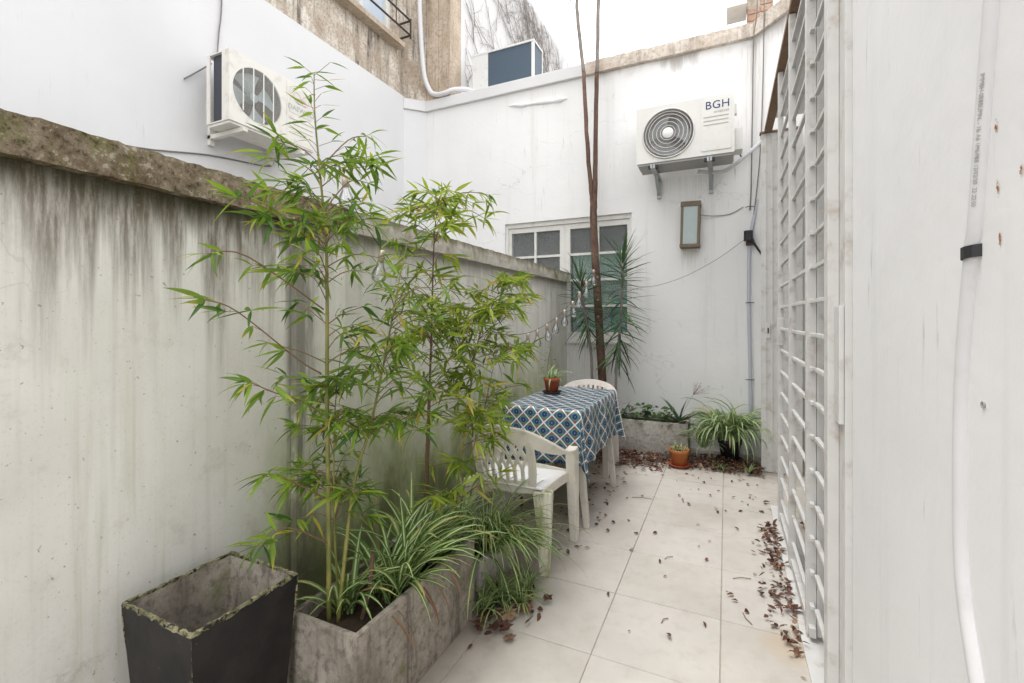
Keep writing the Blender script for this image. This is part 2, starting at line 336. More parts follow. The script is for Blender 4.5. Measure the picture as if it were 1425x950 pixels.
# ------------------------------------------------------------------ mesh helpers
class MB:
    def __init__(s): s.v = []; s.f = []; s.at = {}; s.uv = None
    def box(s, x0, x1, y0, y1, z0, z1):
        b = len(s.v)
        s.v += [(x, y, z) for z in (z0, z1) for y in (y0, y1) for x in (x0, x1)]
        s.f += [tuple(b+i for i in q) for q in ((0, 2, 3, 1), (4, 5, 7, 6), (0, 1, 5, 4), (2, 6, 7, 3), (0, 4, 6, 2), (1, 3, 7, 5))]
        return s
    def prism(s, pts, z0, z1):
        b = len(s.v); n = len(pts)
        s.v += [(x, y, z0) for x, y in pts]+[(x, y, z1) for x, y in pts]
        s.f += [tuple(b+i for i in reversed(range(n))), tuple(b+n+i for i in range(n))]
        s.f += [(b+i, b+(i+1) % n, b+n+(i+1) % n, b+n+i) for i in range(n)]
        return s
    def tube(s, pts, rad, n=6, cap=True):
        pts = [Vector(p) for p in pts]; m = len(pts)
        if not isinstance(rad, (list, tuple)): rad = [rad]*m
        b = len(s.v); prev = None
        for i, p in enumerate(pts):
            d = (pts[min(i+1, m-1)]-pts[max(i-1, 0)]).normalized()
            if prev is None:
                u = d.cross(Vector((0, 0, 1)))
                if u.length < .01: u = d.cross(Vector((1, 0, 0)))
            else: u = prev-d*prev.dot(d)
            u.normalize(); prev = u; w = d.cross(u)
            for k in range(n):
                a = 2*math.pi*k/n; s.v.append(tuple(p+(u*math.cos(a)+w*math.sin(a))*rad[i]))
        for i in range(m-1):
            for k in range(n):
                s.f.append((b+i*n+k, b+i*n+(k+1) % n, b+(i+1)*n+(k+1) % n, b+(i+1)*n+k))
        if cap:
            s.f.append(tuple(b+k for k in reversed(range(n)))); s.f.append(tuple(b+(m-1)*n+k for k in range(n)))
        return s
    def lathe(s, prof, n=24, c=(0, 0, 0), ax='z'):
        b = len(s.v)
        for r, h in prof:
            for k in range(n):
                a = 2*math.pi*k/n; x, y = r*math.cos(a), r*math.sin(a)
                q = (x, y, h) if ax == 'z' else (x, h, y)
                s.v.append((c[0]+q[0], c[1]+q[1], c[2]+q[2]))
        for i in range(len(prof)-1):
            for k in range(n): s.f.append((b+i*n+k, b+i*n+(k+1) % n, b+(i+1)*n+(k+1) % n, b+(i+1)*n+k))
        return s
    def ring(s, c, r, w, n=48, ax='y'):
        pts = []
        for k in range(n+1):
            a = 2*math.pi*k/n
            pts.append((c[0]+r*math.cos(a), c[1], c[2]+r*math.sin(a)) if ax == 'y' else (c[0]+r*math.cos(a), c[1]+r*math.sin(a), c[2]))
        return s.tube(pts, w, 4, False)
    def sweep(s, pts, wv, tv):   # rectangle swept along pts; wv/tv half-width and half-thickness vectors
        b = len(s.v); m = len(pts)
        for p, w, t in zip(pts, wv, tv):
            p, w, t = Vector(p), Vector(w), Vector(t)
            s.v += [tuple(p-w-t), tuple(p+w-t), tuple(p+w+t), tuple(p-w+t)]
        for i in range(m-1):
            for k in range(4): s.f.append((b+i*4+k, b+i*4+(k+1) % 4, b+i*4+4+(k+1) % 4, b+i*4+4+k))
        s.f.append((b+3, b+2, b+1, b)); e = b+(m-1)*4; s.f.append((e, e+1, e+2, e+3)); return s
    def taper(s, p0, p1, w0, d0, w1, d1):
        p0, p1 = Vector(p0), Vector(p1)
        return s.sweep([p0, p1], [(w0/2, 0, 0), (w1/2, 0, 0)], [(0, d0/2, 0), (0, d1/2, 0)])
    def leaf(s, L, Wd, droop=.2, fold=.25, nseg=4, mat=None, shape='lance', rnd=0., lift=0., twist=0.):
        b = len(s.v); lt = s.at.setdefault('lt', []); la = s.at.setdefault('la', []); rr = s.at.setdefault('rnd', [])
        y = z = 0.; pit = lift
        for i in range(nseg+1):
            t = i/nseg
            if shape == 'lance': w = Wd*.5*(math.sin(math.pi*min(1, t*.93+.07)**.72))
            elif shape == 'strap': w = Wd*.5*(min(1, .55+t*2)*(1-t**3.2))
            elif shape == 'ovate': w = Wd*.5*math.sin(math.pi*(t*.96+.02)**.8)
            else: w = Wd*.5*(1-t**1.3)
            if i == nseg: w = Wd*.02
            if i == 0 and shape == 'lance': w = Wd*.08
            tw = twist*t
            for a in (-1, 0, 1):
                q = Vector((a*w*math.cos(tw), y, z+abs(a)*w*fold+a*w*math.sin(tw)))
                s.v.append(tuple(mat @ q) if mat else tuple(q)); lt.append(t); la.append(float(a)); rr.append(rnd)
            y += L/nseg*math.cos(pit); z += L/nseg*math.sin(pit); pit -= droop*2/nseg*(.4+1.2*t)
        for i in range(nseg):
            for k in range(2): s.f.append((b+i*3+k, b+i*3+k+1, b+i*3+4+k, b+i*3+3+k))
        return s
    def mesh(s, name, smooth=False, bevel=0, seg=2):
        me = bpy.data.meshes.new(name); me.from_pydata(s.v, [], s.f)
        for k, vals in s.at.items():
            a = me.attributes.new(k, 'FLOAT', 'POINT'); a.data.foreach_set('value', vals)
        if s.uv:
            l = me.uv_layers.new(name='UVMap')
            for lp in me.loops: l.data[lp.index].uv = s.uv[lp.vertex_index]
        if bevel:
            bm = bmesh.new(); bm.from_mesh(me)
            bmesh.ops.bevel(bm, geom=bm.edges[:]+bm.verts[:], offset=bevel, segments=seg, profile=.7, affect='EDGES', clamp_overlap=True)
            bm.to_mesh(me); bm.free()
        if not s.at and not s.uv:
            bm = bmesh.new(); bm.from_mesh(me); bmesh.ops.recalc_face_normals(bm, faces=bm.faces); bm.to_mesh(me); bm.free()
        if smooth: me.polygons.foreach_set('use_smooth', [True]*len(me.polygons))
        me.update(); return me
def ob(name, me, mat, parent=None, loc=None, mtx=None):
    if isinstance(me, MB): me = me.mesh(name)
    if mat is not None and not me.materials: me.materials.append(M[mat] if isinstance(mat, str) else mat)
    o = bpy.data.objects.new(name, me); COL.objects.link(o)
    if parent: o.parent = parent
    if loc: o.location = loc
    if mtx is not None: o.matrix_basis = mtx
    return o
def tag(o, label, cat, group=None):
    o['label'] = label; o['category'] = cat
    if group: o['group'] = group
    return o
def thing(name, label, cat, loc=(0, 0, 0), rz=0, group=None):
    o = bpy.data.objects.new(name, None); COL.objects.link(o); o.location = loc; o.rotation_euler = (0, 0, rz); o.empty_display_size = .05
    return tag(o, label, cat, group)
def struct(o): o['kind'] = 'structure'; return o
def box(name, mat, parent, x0, x1, y0, y1, z0, z1, bev=0, seg=2): return ob(name, MB().box(x0, x1, y0, y1, z0, z1).mesh(name, bevel=bev, seg=seg), mat, parent)
def text(name, body, size, mat, parent, loc, rot, ext=.0006, space=1.0):
    c = bpy.data.curves.new(name, 'FONT'); c.body = body; c.size = size; c.extrude = ext; c.align_x = 'CENTER'; c.align_y = 'CENTER'; c.space_character = space
    t = bpy.data.objects.new(name, c); COL.objects.link(t)
    me = bpy.data.meshes.new_from_object(t.evaluated_get(bpy.context.evaluated_depsgraph_get())); bpy.data.objects.remove(t)
    me.materials.clear(); o = ob(name, me, mat, parent, loc); o.rotation_euler = rot; return o
rf = random.uniform
def spline(pts, n=6):
    pts = [Vector(p) for p in pts]; out = []
    for i in range(len(pts)-1):
        a, b, c, d = pts[max(i-1, 0)], pts[i], pts[i+1], pts[min(i+2, len(pts)-1)]
        for k in range(n):
            t = k/n; out.append(.5*((2*b)+(c-a)*t+(2*a-5*b+4*c-d)*t*t+(3*b-a-3*c+d)*t**3))
    out.append(pts[-1]); return out

# ================================================================== THE SETTING
gm = MB(); gm.v = [(-300, -300, -.06), (300, -300, -.06), (300, 300, -.06), (-300, 300, -.06)]; gm.f = [(0, 1, 2, 3)]
struct(ob('ground', gm, 'ground'))
fl = struct(box('patio_floor', 'grout', None, -1.62, 1.3, -2.5, 4.95, -.05, -.004))
random.seed(3)
xs = [-1.62, -1.375, -.925, -.475, -.02, .44, .9, 1.3]
ys = [-1.5]+[1.75+.437*k for k in range(-7, 7)]+[4.95]
for i in range(len(xs)-1):
    for j in range(len(ys)-1):
        w, d = xs[i+1]-xs[i]-.0036, ys[j+1]-ys[j]-.0036
        t = ob('tile', MB().box(-w/2, w/2, -d/2, d/2, -.012, 0).mesh('tile', bevel=.0018, seg=1), 'tile', fl, ((xs[i]+xs[i+1])/2, (ys[j]+ys[j+1])/2, rf(-.0008, .0008)))
        t.rotation_euler = (rf(-.001, .001), rf(-.001, .001), rf(-.0008, .0008))
kb = MB().box(-1.619, -1.47, 1.95, 4.949, .001, .12); struct(ob('kerb', kb.mesh('kerb', bevel=.01), 'concrete2'))

# dividing wall
def wavy_box(x0, x1, y0, y1, z0, z1, ny, amp, seed):
    r = random.Random(seed); m = MB()
    for j in range(ny+1):
        y = y0+(y1-y0)*j/ny
        e = lambda: r.uniform(-amp, amp)
        m.v += [(x0, y, z0), (x1+e()*.5, y, z0+e()*.6), (x1+e(), y, (z0+z1)/2+e()), (x1-.006+e(), y, z1-.004+e()), (x1-.03, y, z1+e()), (x0, y, z1+e()*.5)]
    for j in range(ny):
        for k in range(6): a = j*6+k; b = j*6+(k+1) % 6; m.f.append((a, b, b+6, a+6))
    m.f += [tuple(range(5, -1, -1)), tuple(ny*6+k for k in range(6))]
    return m
dw = thing('dividing_wall', 'off-white stained plaster garden wall with a mossy coping', 'wall', (0, 0, 0))
box('wall_body', 'divider', dw, -1.78, -1.62, -1.5, 4.949, 0, 1.70)
box('pilaster', 'divider', dw, -1.62, -1.588, 1.335, 1.60, 0, 1.699)
o = ob('coping', wavy_box(-1.82, -1.58, -1.5, 1.62, 1.70, 1.812, 150, .0035, 1), 'coping_dirty', dw); o['label'] = 'brown mossy stretch of coping'
o = ob('coping', wavy_box(-1.82, -1.58, 1.622, 4.949, 1.70, 1.812, 130, .003, 2), 'coping_far', dw); o['label'] = 'paler grey stretch of coping'

# back wall with window opening  (X -2.39..-.905, z 1.02..2.42)
bw = thing('back_wall', 'tall white painted wall with a window at the end of the patio', 'wall')
m = MB().box(-3.5, -2.39, 4.95, 5.2, 0, 3.96).box(-.905, .233, 4.95, 5.2, 0, 3.96).box(-2.39, -.905, 4.95, 5.2, 0, 1.02).box(-2.39, -.905, 4.95, 5.2, 2.42, 3.96)
ob('wall_body', m, 'back', bw)
ob('corner_splay', MB().prism([(.233, 4.95), (.9, 4.18), (1.1, 4.4), (.4, 5.2), (.233, 5.2)], 0, 3.96), 'back', bw)
ob('corner_splay', MB().prism([(-3.5, 4.95), (-3.5, 5.2), (-3.9, 5.2), (-3.9, 4.73), (-3.71, 4.73)], 0, 3.96), 'left', bw)
box('coping', 'left', bw, -3.5, -1.39, 4.91, 5.22, 3.962, 4.09, .006)
ob('coping', MB().prism([(-3.501, 4.91), (-3.501, 5.2), (-3.9, 5.2), (-3.9, 4.73), (-3.69, 4.715)], 3.962, 4.09), 'left', bw)
def cop_rough(x0, x1, y0, y1, z0, z1, n, amp, seed):
    w = wavy_box(-y1, -y0, x0, x1, z0, z1, n, amp, seed); w.v = [(v[1], -v[0], v[2]) for v in w.v]; return w
o = ob('coping', cop_rough(-1.388, .233, 4.90, 5.22, 3.962, 4.10, 60, .005, 5), 'copB', bw); o['label'] = 'ochre stained stretch of parapet coping'
ob('coping', MB().prism([(.235, 4.90), (.235, 5.2), (.4, 5.2), (1.1, 4.4), (.885, 4.13)], 3.962, 4.10), 'copB', bw)
pt = MB()
pp = [(-2.34+.0913*i, 4.948, 3.816-.0076*i+rf(-.010, .010)) for i in range(9)]
pt.tube(pp, [.004]+[rf(.016, .034) for _ in range(7)]+[.004], 8); o = ob('plaster_patch', pt.mesh('plaster_patch', True), 'back', bw)

# left neighbour: white lower wall, old plaster storey above
nw = thing('neighbour_wall', 'smooth bright white side wall carrying the old air conditioner', 'wall')
box('wall_body', 'left', nw, -3.95, -3.71, -3.0, 4.73, 0, 4.12)
ob_ = thing('old_building', 'old beige plaster upper storey with barred window above white wall', 'building', (0, 0, 4.12))
b0 = MB()
def obx(m, *a): x0, x1, y0, y1, z0, z1 = a; return m.box(x0, x1, y0, y1, z0-4.12, z1-4.12)
for a in [(-3.95, -3.71, -3, 3.55, 4.12, 7.2), (-3.95, -3.71, 3.55, 4.55, 4.12, 4.72), (-3.95, -3.71, 3.55, 4.55, 6.4, 7.2), (-3.95, -3.71, 4.55, 4.73, 4.12, 7.2)]: obx(b0, *a)
ob('wall', b0, 'old', ob_)
ob('pier', MB().prism([(-3.71, 4.735), (-3.5, 4.945), (-3.5, 5.2), (-3.9, 5.2), (-3.9, 4.735)], -.028, 3.08), 'old', ob_)
p_ = obx(obx(MB(), -3.498, -3.32, 4.925, 5.2, 4.092, 7.2), -3.318, -3.15, 4.935, 5.2, 4.092, 7.2); ob('pier', p_, 'pier', ob_)
wi = ob('window', obx(obx(obx(obx(MB(), -3.86, -3.78, 3.551, 3.62, 4.721, 6.399), -3.86, -3.78, 4.48, 4.549, 4.721, 6.399), -3.86, -3.78, 4.02, 4.08, 4.721, 6.399), -3.86, -3.79, 3.62, 4.48, 4.73, 4.80), 'frame', ob_)
ob('pane', obx(MB(), -3.84, -3.83, 3.60, 4.5, 4.73, 6.39), plain('sky_tinted_pane', (.52, .60, .70), .15, .6, .05), wi)
ob('sill', obx(MB(), -3.74, -3.58, 2.9, 4.60, 4.63, 4.69).mesh('sill', bevel=.008), 'pier', ob_)
ra = ob('railing', MB().tube([(-3.52, 2.9, .66), (-3.52, 4.62, .66)], .012).tube([(-3.52, 2.9, .84), (-3.52, 4.62, .84)], .012).tube([(-3.71, 4.62, .66), (-3.52, 4.62, .66)], .012).tube([(-3.71, 4.62, .84), (-3.52, 4.62, .84)], .012).tube([(-3.52, 4.62, .62), (-3.52, 4.62, .86)], .012), 'iron', ob_)
for yy in (3.2, 3.8, 4.35): ob('baluster', MB().tube([(-3.52, yy, .66), (-3.52, yy, 2.0)], .006), 'iron', ra)

# vine clad wall farther off
vw = thing('party_wall', 'tall white wall overgrown with bare vines behind the parapet', 'wall', (-3.15, 5.2, 0))
box('wall_body', 'left', vw, -.3, 0, 0, 9.0, 3.0, 6.93)
random.seed(8)
vn = MB()
def crawl(y, z, ang, L, r, depth):
    pts = [(.012, y, z)]; n = max(3, int(L/.12))
    for i in range(n):
        ang += rf(-.38, .38); y += math.cos(ang)*L/n; z += math.sin(ang)*L/n
        if y < .05 or y > 8.9 or z > 6.9 or z < 3.2: break
        pts.append((.012+rf(0, .02), y, z))
        if depth and random.random() < .34: crawl(y, z, ang+random.choice((-1, 1))*rf(.4, 1.0), L*rf(.35, .7), r*.6, depth-1)
    if len(pts) > 1: vn.tube(pts, [r*(1-.6*i/len(pts)) for i in range(len(pts))], 3, False)
for k in range(75): crawl(rf(.05, 6.5), rf(3.7, 6.0), rf(.8, 2.3), rf(.8, 2.4), rf(.004, .011), 3)
vo = ob('climbing_vine', vn, 'vine'); vo.location = (-3.15, 5.2, 0); vo['kind'] = 'stuff'; tag(vo, 'bare grey winter vine stems spreading over the tall white wall', 'vine')

# right: house wall, recess, canopy
hw = thing('house_wall', 'worn white painted house wall close beside the barred gate', 'wall')
box('wall_body', 'near', hw, .35, 1.3, -1.2, 1.72, 0, 3.0, .012, 3)
box('wall_body', 'near', hw, .80, 1.3, 1.722, 4.15, 2.42, 2.86)
ob('lintel', MB().box(.292, .35, 1.722, 4.43, 2.868, 2.90).mesh('lintel', bevel=.003), 'rust', hw)
box('canopy', 'near', hw, .352, 1.3, 1.722, 4.15, 2.872, 3.0)
for k, (yy, zz, l) in enumerate([(.886, 1.574, .02), (.882, 1.484, .024), (.877, 1.411, .026), (.825, 1.493, .012)]):
    g = MB(); rr_ = random.Random(k)
    for q in range(16):
        t = rr_.gauss(0, .28); cy, cz, r0 = rr_.gauss(0, .0012), t*l, .0024*(1-min(.9, abs(t)*1.3))*rr_.uniform(.35, 1.1); b = len(g.v); n = 7
        g.v += [(-.00004*q, cy+math.cos(e*6.283/n)*r0*rr_.uniform(.4, 1.2), cz+math.sin(e*6.283/n)*r0*1.5*rr_.uniform(.4, 1.3)) for e in range(n)]; g.f.append(tuple(range(b+n-1, b-1, -1)))
    ob('rust_spot', g, plain('rust_bleed', (.42, .17, .04), .8, .1, .6, 300) if k == 0 else bpy.data.materials['rust_bleed'], hw, (.3488, yy, zz))
ob('wall_plug', MB().lathe([(.0005, -.008), (.004, -.006), (.005, 0)], 10, ax='y').mesh('wall_plug', True), 'greyp', hw, (.347, .922, 1.171)).rotation_euler = (0, 0, R(90))

# patio door behind the gate
pd = thing('patio_door', 'white framed glass patio door in the recess behind the gate bars', 'door', (.83, 2.9, 0))
for yy in (-1.26, -.66, -.05, .03, .62, 1.2): box('stile', 'pvc' if yy in (-.05, .62) else 'frame', pd, -.03, .03, yy-.035, yy+.035, .02, 2.40, .003)
for yy in (-1.26, -.66, .03, .62):
    for zz in (.05, 1.05, 2.36): box('rail', 'frame', pd, -.025, .025, yy+.036, yy+(.564 if yy < .6 else .544) if yy != .03 else yy+.55, zz-.03, zz+.03)
for yy, w in ((-1.224, .528), (-.624, .538), (.066, .518), (.656, .508)): ob('pane', MB().box(-.003, .003, yy, yy+w, .08, 2.33), 'doorglass', pd)
dr = thing('dark_room', 'dim room seen through the patio door glass', 'room', (1.1, 2.9, 0))
ob('back_panel', MB().box(.15, .18, -1.25, 1.22, 0, 2.4), 'darkin', dr)

# open sheet-metal door leaf at the far end of the recess
ml = thing('metal_door', 'white sheet-metal door leaf with keyhole standing open at the corner', 'door', (.27, 4.46, .005))
box('leaf_panel', 'gate', ml, 0, .30, -.02, .02, 0, 2.86, .003)
for xx in (.028, .075, .118): ob('fold', MB().box(xx, xx+.012, -.026, -.019, .01, 2.85).mesh('fold', bevel=.002), 'gate', ml)
ob('top_cap', MB().box(-.012, .30, -.034, .03, 2.861, 2.875), 'rust', ml)
lp = ob('lock_plate', MB().box(.035, .068, -.031, -.0265, 1.13, 1.26).mesh('lock_plate', bevel=.001), 'gate', ml)
ob('keyhole', MB().box(.046, .056, -.033, -.0305, 1.17, 1.215), 'black', lp)

# sliding security gate, two leaves and a fixed jamb frame
def gate_leaf(name, label, x, y0, y1, zb0, posts):
    g = thing(name, label, 'gate', (x, y0, .03))
    me = {}
    for yy, w, dpt in posts: box('post', 'gate', g, 0, dpt, yy-y0-w/2, yy-y0+w/2, 0, 2.83, .002)
    L = y1-y0; barm = MB().box(.010, .026, 0, L, -.008, .008).mesh('bar', bevel=.002, seg=1)
    k = 0; z = zb0
    while z < 2.84: ob('bar', barm, 'gate', g, (0, 0, z-.03)); z += .1355
    box('bottom_rail', 'gate', g, .006, .030, .001, L-.001, .002, .04, .002)
    return g
g1 = gate_leaf('sliding_gate', 'white steel gate leaf of horizontal bars beside the metal door', .300, 2.80, 3.40, .0145+.1355, [(3.38, .04, .028), (2.83, .03, .028)])
g2 = gate_leaf('sliding_gate', 'white steel gate leaf of horizontal bars with wide double post', .294, 2.16, 2.785, .0145+.1355, [(2.765, .04, .030), (2.21, .04, .034)])
box('post', 'gate', g2, .0355, .058, .02, .06, 0, 2.83, .002)
for g in (g1, g2): g['group'] = 'sliding leaves of the security gate'
ob('lock_box', MB().box(-.006, .034, .545, .575, 1.10, 1.27).mesh('lock_box', bevel=.004), 'gate', g1)
gf = thing('security_jamb', 'white steel gate jamb with hinge plate fixed to house wall', 'gate', (.31, 1.71, 0))
box('jamb', 'gate', gf, -.010, .022, .09, .15, .02, 2.86, .003); box('jamb', 'gate', gf, .0225, .06, .012, .14, .02, 2.86, .003)
box('hinge_plate', 'gate', gf, .008, .022, .02, .088, .97, 1.34, .004)
jb = MB().box(.006, .022, .152, .44, -.008, .008).mesh('bar', bevel=.002, seg=1)
z = .15
while z < 2.84: ob('bar', jb, 'gate', gf, (0, 0, z)); z += .1355
tr_ = thing('gate_track', 'pale steel floor track under the sliding gate leaves', 'track', (.31, 1.74, 0))
box('track_plate', 'gate', tr_, -.035, .07, 0, 1.9, .002, .012); box('guide', 'gate', tr_, .05, .058, 0, 1.9, .0125, .026)

# conduit on the near wall
cp = thing('conduit_pipe', 'white plastic conduit with grey print clipped to the house wall', 'pipe', (.3485, .95, 0))
pts = spline([(0, -.075, 1.95), (0, -.064, 1.776), (0, -.046, 1.662), (0, -.015, 1.457), (0, -.001, 1.399), (0, .028, 1.234), (0, .038, 1.069), (0, .031, .885), (0, -.015, .754), (0, -.06, .66), (0, -.11, .52), (0, -.13, .3), (0, -.13, .01)], 6)
ob('tube', MB().tube(pts, .0125, 16).mesh('tube', True), 'conduit', cp)
ck = ob('clip', MB().sweep([(.004, .020, 1.399), (-.006, .015, 1.400), (-.0140, .005, 1.401), (-.0140, -.007, 1.402), (-.008, -.017, 1.403), (.003, -.021, 1.404)], [(0, 0, .0095)]*6, [(.0008, .0008, 0)]*6), 'black', cp)
chunks = ['IMMBH-0B8', '1BUMN. - 16', ' x A6 1M6/M', 'BB 12/02/20', '22 22:50']
vis = [q for q in pts if 1.45 < q.z < 1.67]
for k, ch in enumerate(chunks):
    z_ = 1.638-.0385*k; a_ = min(range(len(pts)-1), key=lambda i: abs((pts[i].z+pts[i+1].z)/2-z_)); p0, p1 = pts[a_], pts[a_+1]
    d = (p1-p0).normalized(); c0 = p0+(p1-p0)*((p0.z-z_)/(p0.z-p1.z)); nrm = Vector((-.80, -.60, 0)); nrm = (nrm-d*nrm.dot(d)).normalized(); up = nrm.cross(d)
    mt = Matrix((d, up, nrm)).transposed().to_4x4(); mt.translation = c0+nrm*.0129
    text('print', ch, .0082, 'greyp', cp, (0, 0, 0), (0, 0, 0), .0001).matrix_basis = mt

# window in the back wall
wn_ = thing('casement_window', 'white wooden casement window with hammered glass panes in back wall', 'window', (-1.6475, 5.0, 1.02))
hwid, H = .742, 1.40
for x0, x1, z0, z1 in ((-hwid, -hwid+.03, 0, H), (hwid-.025, hwid, 0, H), (-hwid+.03, hwid-.025, H-.05, H), (-hwid+.03, hwid-.025, 0, .07)): box('frame', 'frame', wn_, x0, x1, -.02, .06, z0, z1, .003)
box('sill', 'frame', wn_, -hwid+.001, hwid-.001, -.075, -.021, .002, .03, .004)
random.seed(4)
for s, (a, b) in enumerate(((-hwid+.031, -.012), (-.010, hwid-.026))):
    st_ = ob('sash', MB().box(a, a+(.06 if s else .035), 0, .045, .072, H-.052).box(b-(.03 if s else .06), b, 0, .045, .072, H-.052).box(a+(.06 if s else .035), b-(.03 if s else .06), 0, .045, H-.11, H-.052).box(a+(.06 if s else .035), b-(.03 if s else .06), 0, .045, .072, .13), 'frame', wn_)
    a += -.025 if not s else 0; b += .03 if s else 0; mid = (a+b)/2; mb_ = MB(); zs = [.13+(H-.24)*k/4 for k in range(5)]
    mb_.box(mid-.013, mid+.013, .002, .04, .13, H-.11)
    for z in zs[1:4]: mb_.box(a+.06, mid-.0132, .003, .038, z-.013, z+.013).box(mid+.0132, b-.06, .003, .038, z-.013, z+.013)
    ob('glazing_bars', mb_, 'frame', st_)
    for c0, c1 in ((a+.06, mid-.013), (mid+.013, b-.06)):
        for k in range(4): ob('pane', MB().box(c0, c1, .018, .021, zs[k]+(.013 if k else 0), zs[k+1]-(.013 if k < 3 else 0)), 'frost', st_)
rm = thing('room_behind_window', 'dim room behind the hammered glass window panes', 'room', (-1.65, 5.2, 1.0))
ob('back_panel', MB().box(-.9, .9, .32, .34, -.2, 1.6), 'darkin', rm)
box('pane_light_sheet', 'pane_light_sheet', rm, .06, .72, -.105, -.10, .13, 1.02)  # added sheet, coloured like sky light showing in the lower panes
tb = MB().lathe([(.001, 0), (.10, 0), (.115, .05), (.115, .42), (.09, .47), (.04, .5), (.001, .5)], 24)
o = ob('storage_barrel', tb.mesh('storage_barrel', True), 'teal'); o.location = (-1.04, 5.071, 1.03); o.scale = (1, .18, 1); tag(o, 'teal plastic container standing behind the window glass', 'container')

# ---------------------------------------------------------------- air conditioners
def plate_hole(w, h, cx, cz, r, y0, y1, n=64):
    m = MB(); angs = [2*math.pi*k/n for k in range(n)]
    angs += [math.atan2(sz*h/2-cz, sx*w/2-cx) % (2*math.pi) for sx in (-1, 1) for sz in (-1, 1)]; angs.sort(); k = len(angs)
    for y in (y0, y1):
        for a in angs: m.v.append((cx+r*math.cos(a), y, cz+r*math.sin(a)))
        for a in angs:
            c, s = math.cos(a), math.sin(a); t = 9
            if abs(c) > 1e-6: t = min(t, ((w/2 if c > 0 else -w/2)-cx)/c)
            if abs(s) > 1e-6: t = min(t, ((h/2 if s > 0 else -h/2)-cz)/s)
            m.v.append((cx+t*c, y, cz+t*s))
    for i in range(k):
        j = (i+1) % k
        m.f += [(i, j, k+j, k+i), (2*k+i, 3*k+i, 3*k+j, 2*k+j), (i, 2*k+i, 2*k+j, j), (k+i, k+j, 3*k+j, 3*k+i)]
    return m
def shell_open(w, d, h, t=.008):
    return MB().box(-w/2, w/2, -d/2+.012, d/2, h/2-t, h/2).box(-w/2, w/2, -d/2+.012, d/2, -h/2, -h/2+t).box(w/2-t, w/2, -d/2+.012, d/2, -h/2+t, h/2-t).box(-w/2+t, w/2-t, d/2-t, d/2, -h/2+t, h/2-t)
def fan_blades(r, cx, y, cz, nb, sweep):
    m = MB()
    for b in range(nb):
        a0 = 2*math.pi*b/nb+.3; base = len(m.v)
        for i in range(5):
            rr = r*(.16+.8*i/4)
            for j in range(4):
                a = a0+sweep*(j/3-.5)*(.7+.5*i/4); m.v.append((cx+rr*math.cos(a), y+.05*(j/3-.5), cz+rr*math.sin(a)))
        for i in range(4):
            for j in range(3): q = base+i*4+j; m.f.append((q, q+1, q+5, q+4))
    m.lathe([(.001, -.03), (.16*r*1.1, -.03), (.16*r*1.2, .03)], 20, (cx, y, cz), 'y')
    return m
def rrect(m, x0, x1, z0, z1, y0, y1, r=.015, n=5):
    pts = []
    for cx, cz, a in ((x1-r, z1-r, 0), (x0+r, z1-r, 90), (x0+r, z0+r, 180), (x1-r, z0+r, 270)):
        for k in range(n+1): q = R(a+90*k/n); pts.append((cx+r*math.cos(q), cz+r*math.sin(q)))
    b = len(m.v); k = len(pts)
    m.v += [(x, y1, z) for x, z in pts]+[(x, y0, z) for x, z in pts]
    m.f += [tuple(b+k+i for i in range(k))]+[(b+i, b+(i+1) % k, b+k+(i+1) % k, b+k+i) for i in range(k)]; return m
# inverter unit on the back wall
w, dp, h = .84, .30, .52
ac = thing('air_conditioner', 'ivory air conditioner lettered BGH with round ringed fan grille', 'air conditioner', (-.355, 4.65, 2.77), 0, 'outdoor air conditioner units')
rt = bpy.data.objects.new('casing', shell_open(w, dp, h).mesh('casing')); COL.objects.link(rt); rt.data.materials.append(M['acshell']); rt.parent = ac; rt.location = (0, 0, h/2)
fc, fz, fr_ = -.135, -.01, .222
ob('front_panel', plate_hole(w+.004, h+.004, fc, fz, fr_, -dp/2, -dp/2+.0115), 'acshell', rt)
ob('fan_well', MB().lathe([(fr_+.006, -.137), (fr_-.004, -.03), (.001, -.028)], 48, (fc, 0, fz), 'y').mesh('fan_well', True), 'greyp', rt)
ob('fan', fan_blades(.2, fc, -.07, fz, 3, 1.5), 'galv', rt)
gr = MB()
for k in range(14): gr.ring((fc, -dp/2-.006-.012*(1-(k/13)**2), fz), .05+(fr_-.05)*k/13, .0013, 48)
for k in range(84):
    a = 2*math.pi*k/84; gr.tube([(fc+q*math.cos(a+sw), -dp/2-.004-.012*(1-(q/fr_)**2), fz+q*math.sin(a+sw)) for q, sw in ((.05, 0), (.12, .06), (.17, .1), (fr_, .16))], .0009, 3, False)
ob('fan_grille', gr, 'greyp', rt)
g2_ = MB()
for q, wd in ((.066, .0028), (.10, .0030), (.137, .0030), (.172, .0030), (.20, .0028), (fr_+.004, .0065)): g2_.ring((fc, -dp/2-.009-.012*(1-(q/fr_)**2 if q < fr_ else 0), fz), q, wd, 64)
ob('grille_ring', g2_.mesh('grille_ring', True), 'acshell', rt)
ob('grille_hub', MB().lathe([(.001, -.029), (.044, -.027), (.05, -.022), (.05, -.012)], 32, (fc, -dp/2+.004, fz), 'y').mesh('grille_hub', True), 'white', rt)
sp_ = ob('side_cover', rrect(MB(), .15, .395, -.225, .235, -dp/2-.006, -dp/2-.0005), 'acshell', rt)
for zz in (.075, .04, .005): ob('vent_slot', MB().box(.17, .375, -dp/2-.0085, -dp/2-.0062, zz-.004, zz+.004), 'olivep', sp_)
text('lettering', 'BGH', .098, 'navy', sp_, (.285, -dp/2-.0072, .175), (R(90), 0, 0), .0008, 1.05)
text('lettering', 'INVERTER', .026, 'greyp', sp_, (.318, -dp/2-.0072, .113), (R(90), 0, 0), .0008, 1.1)
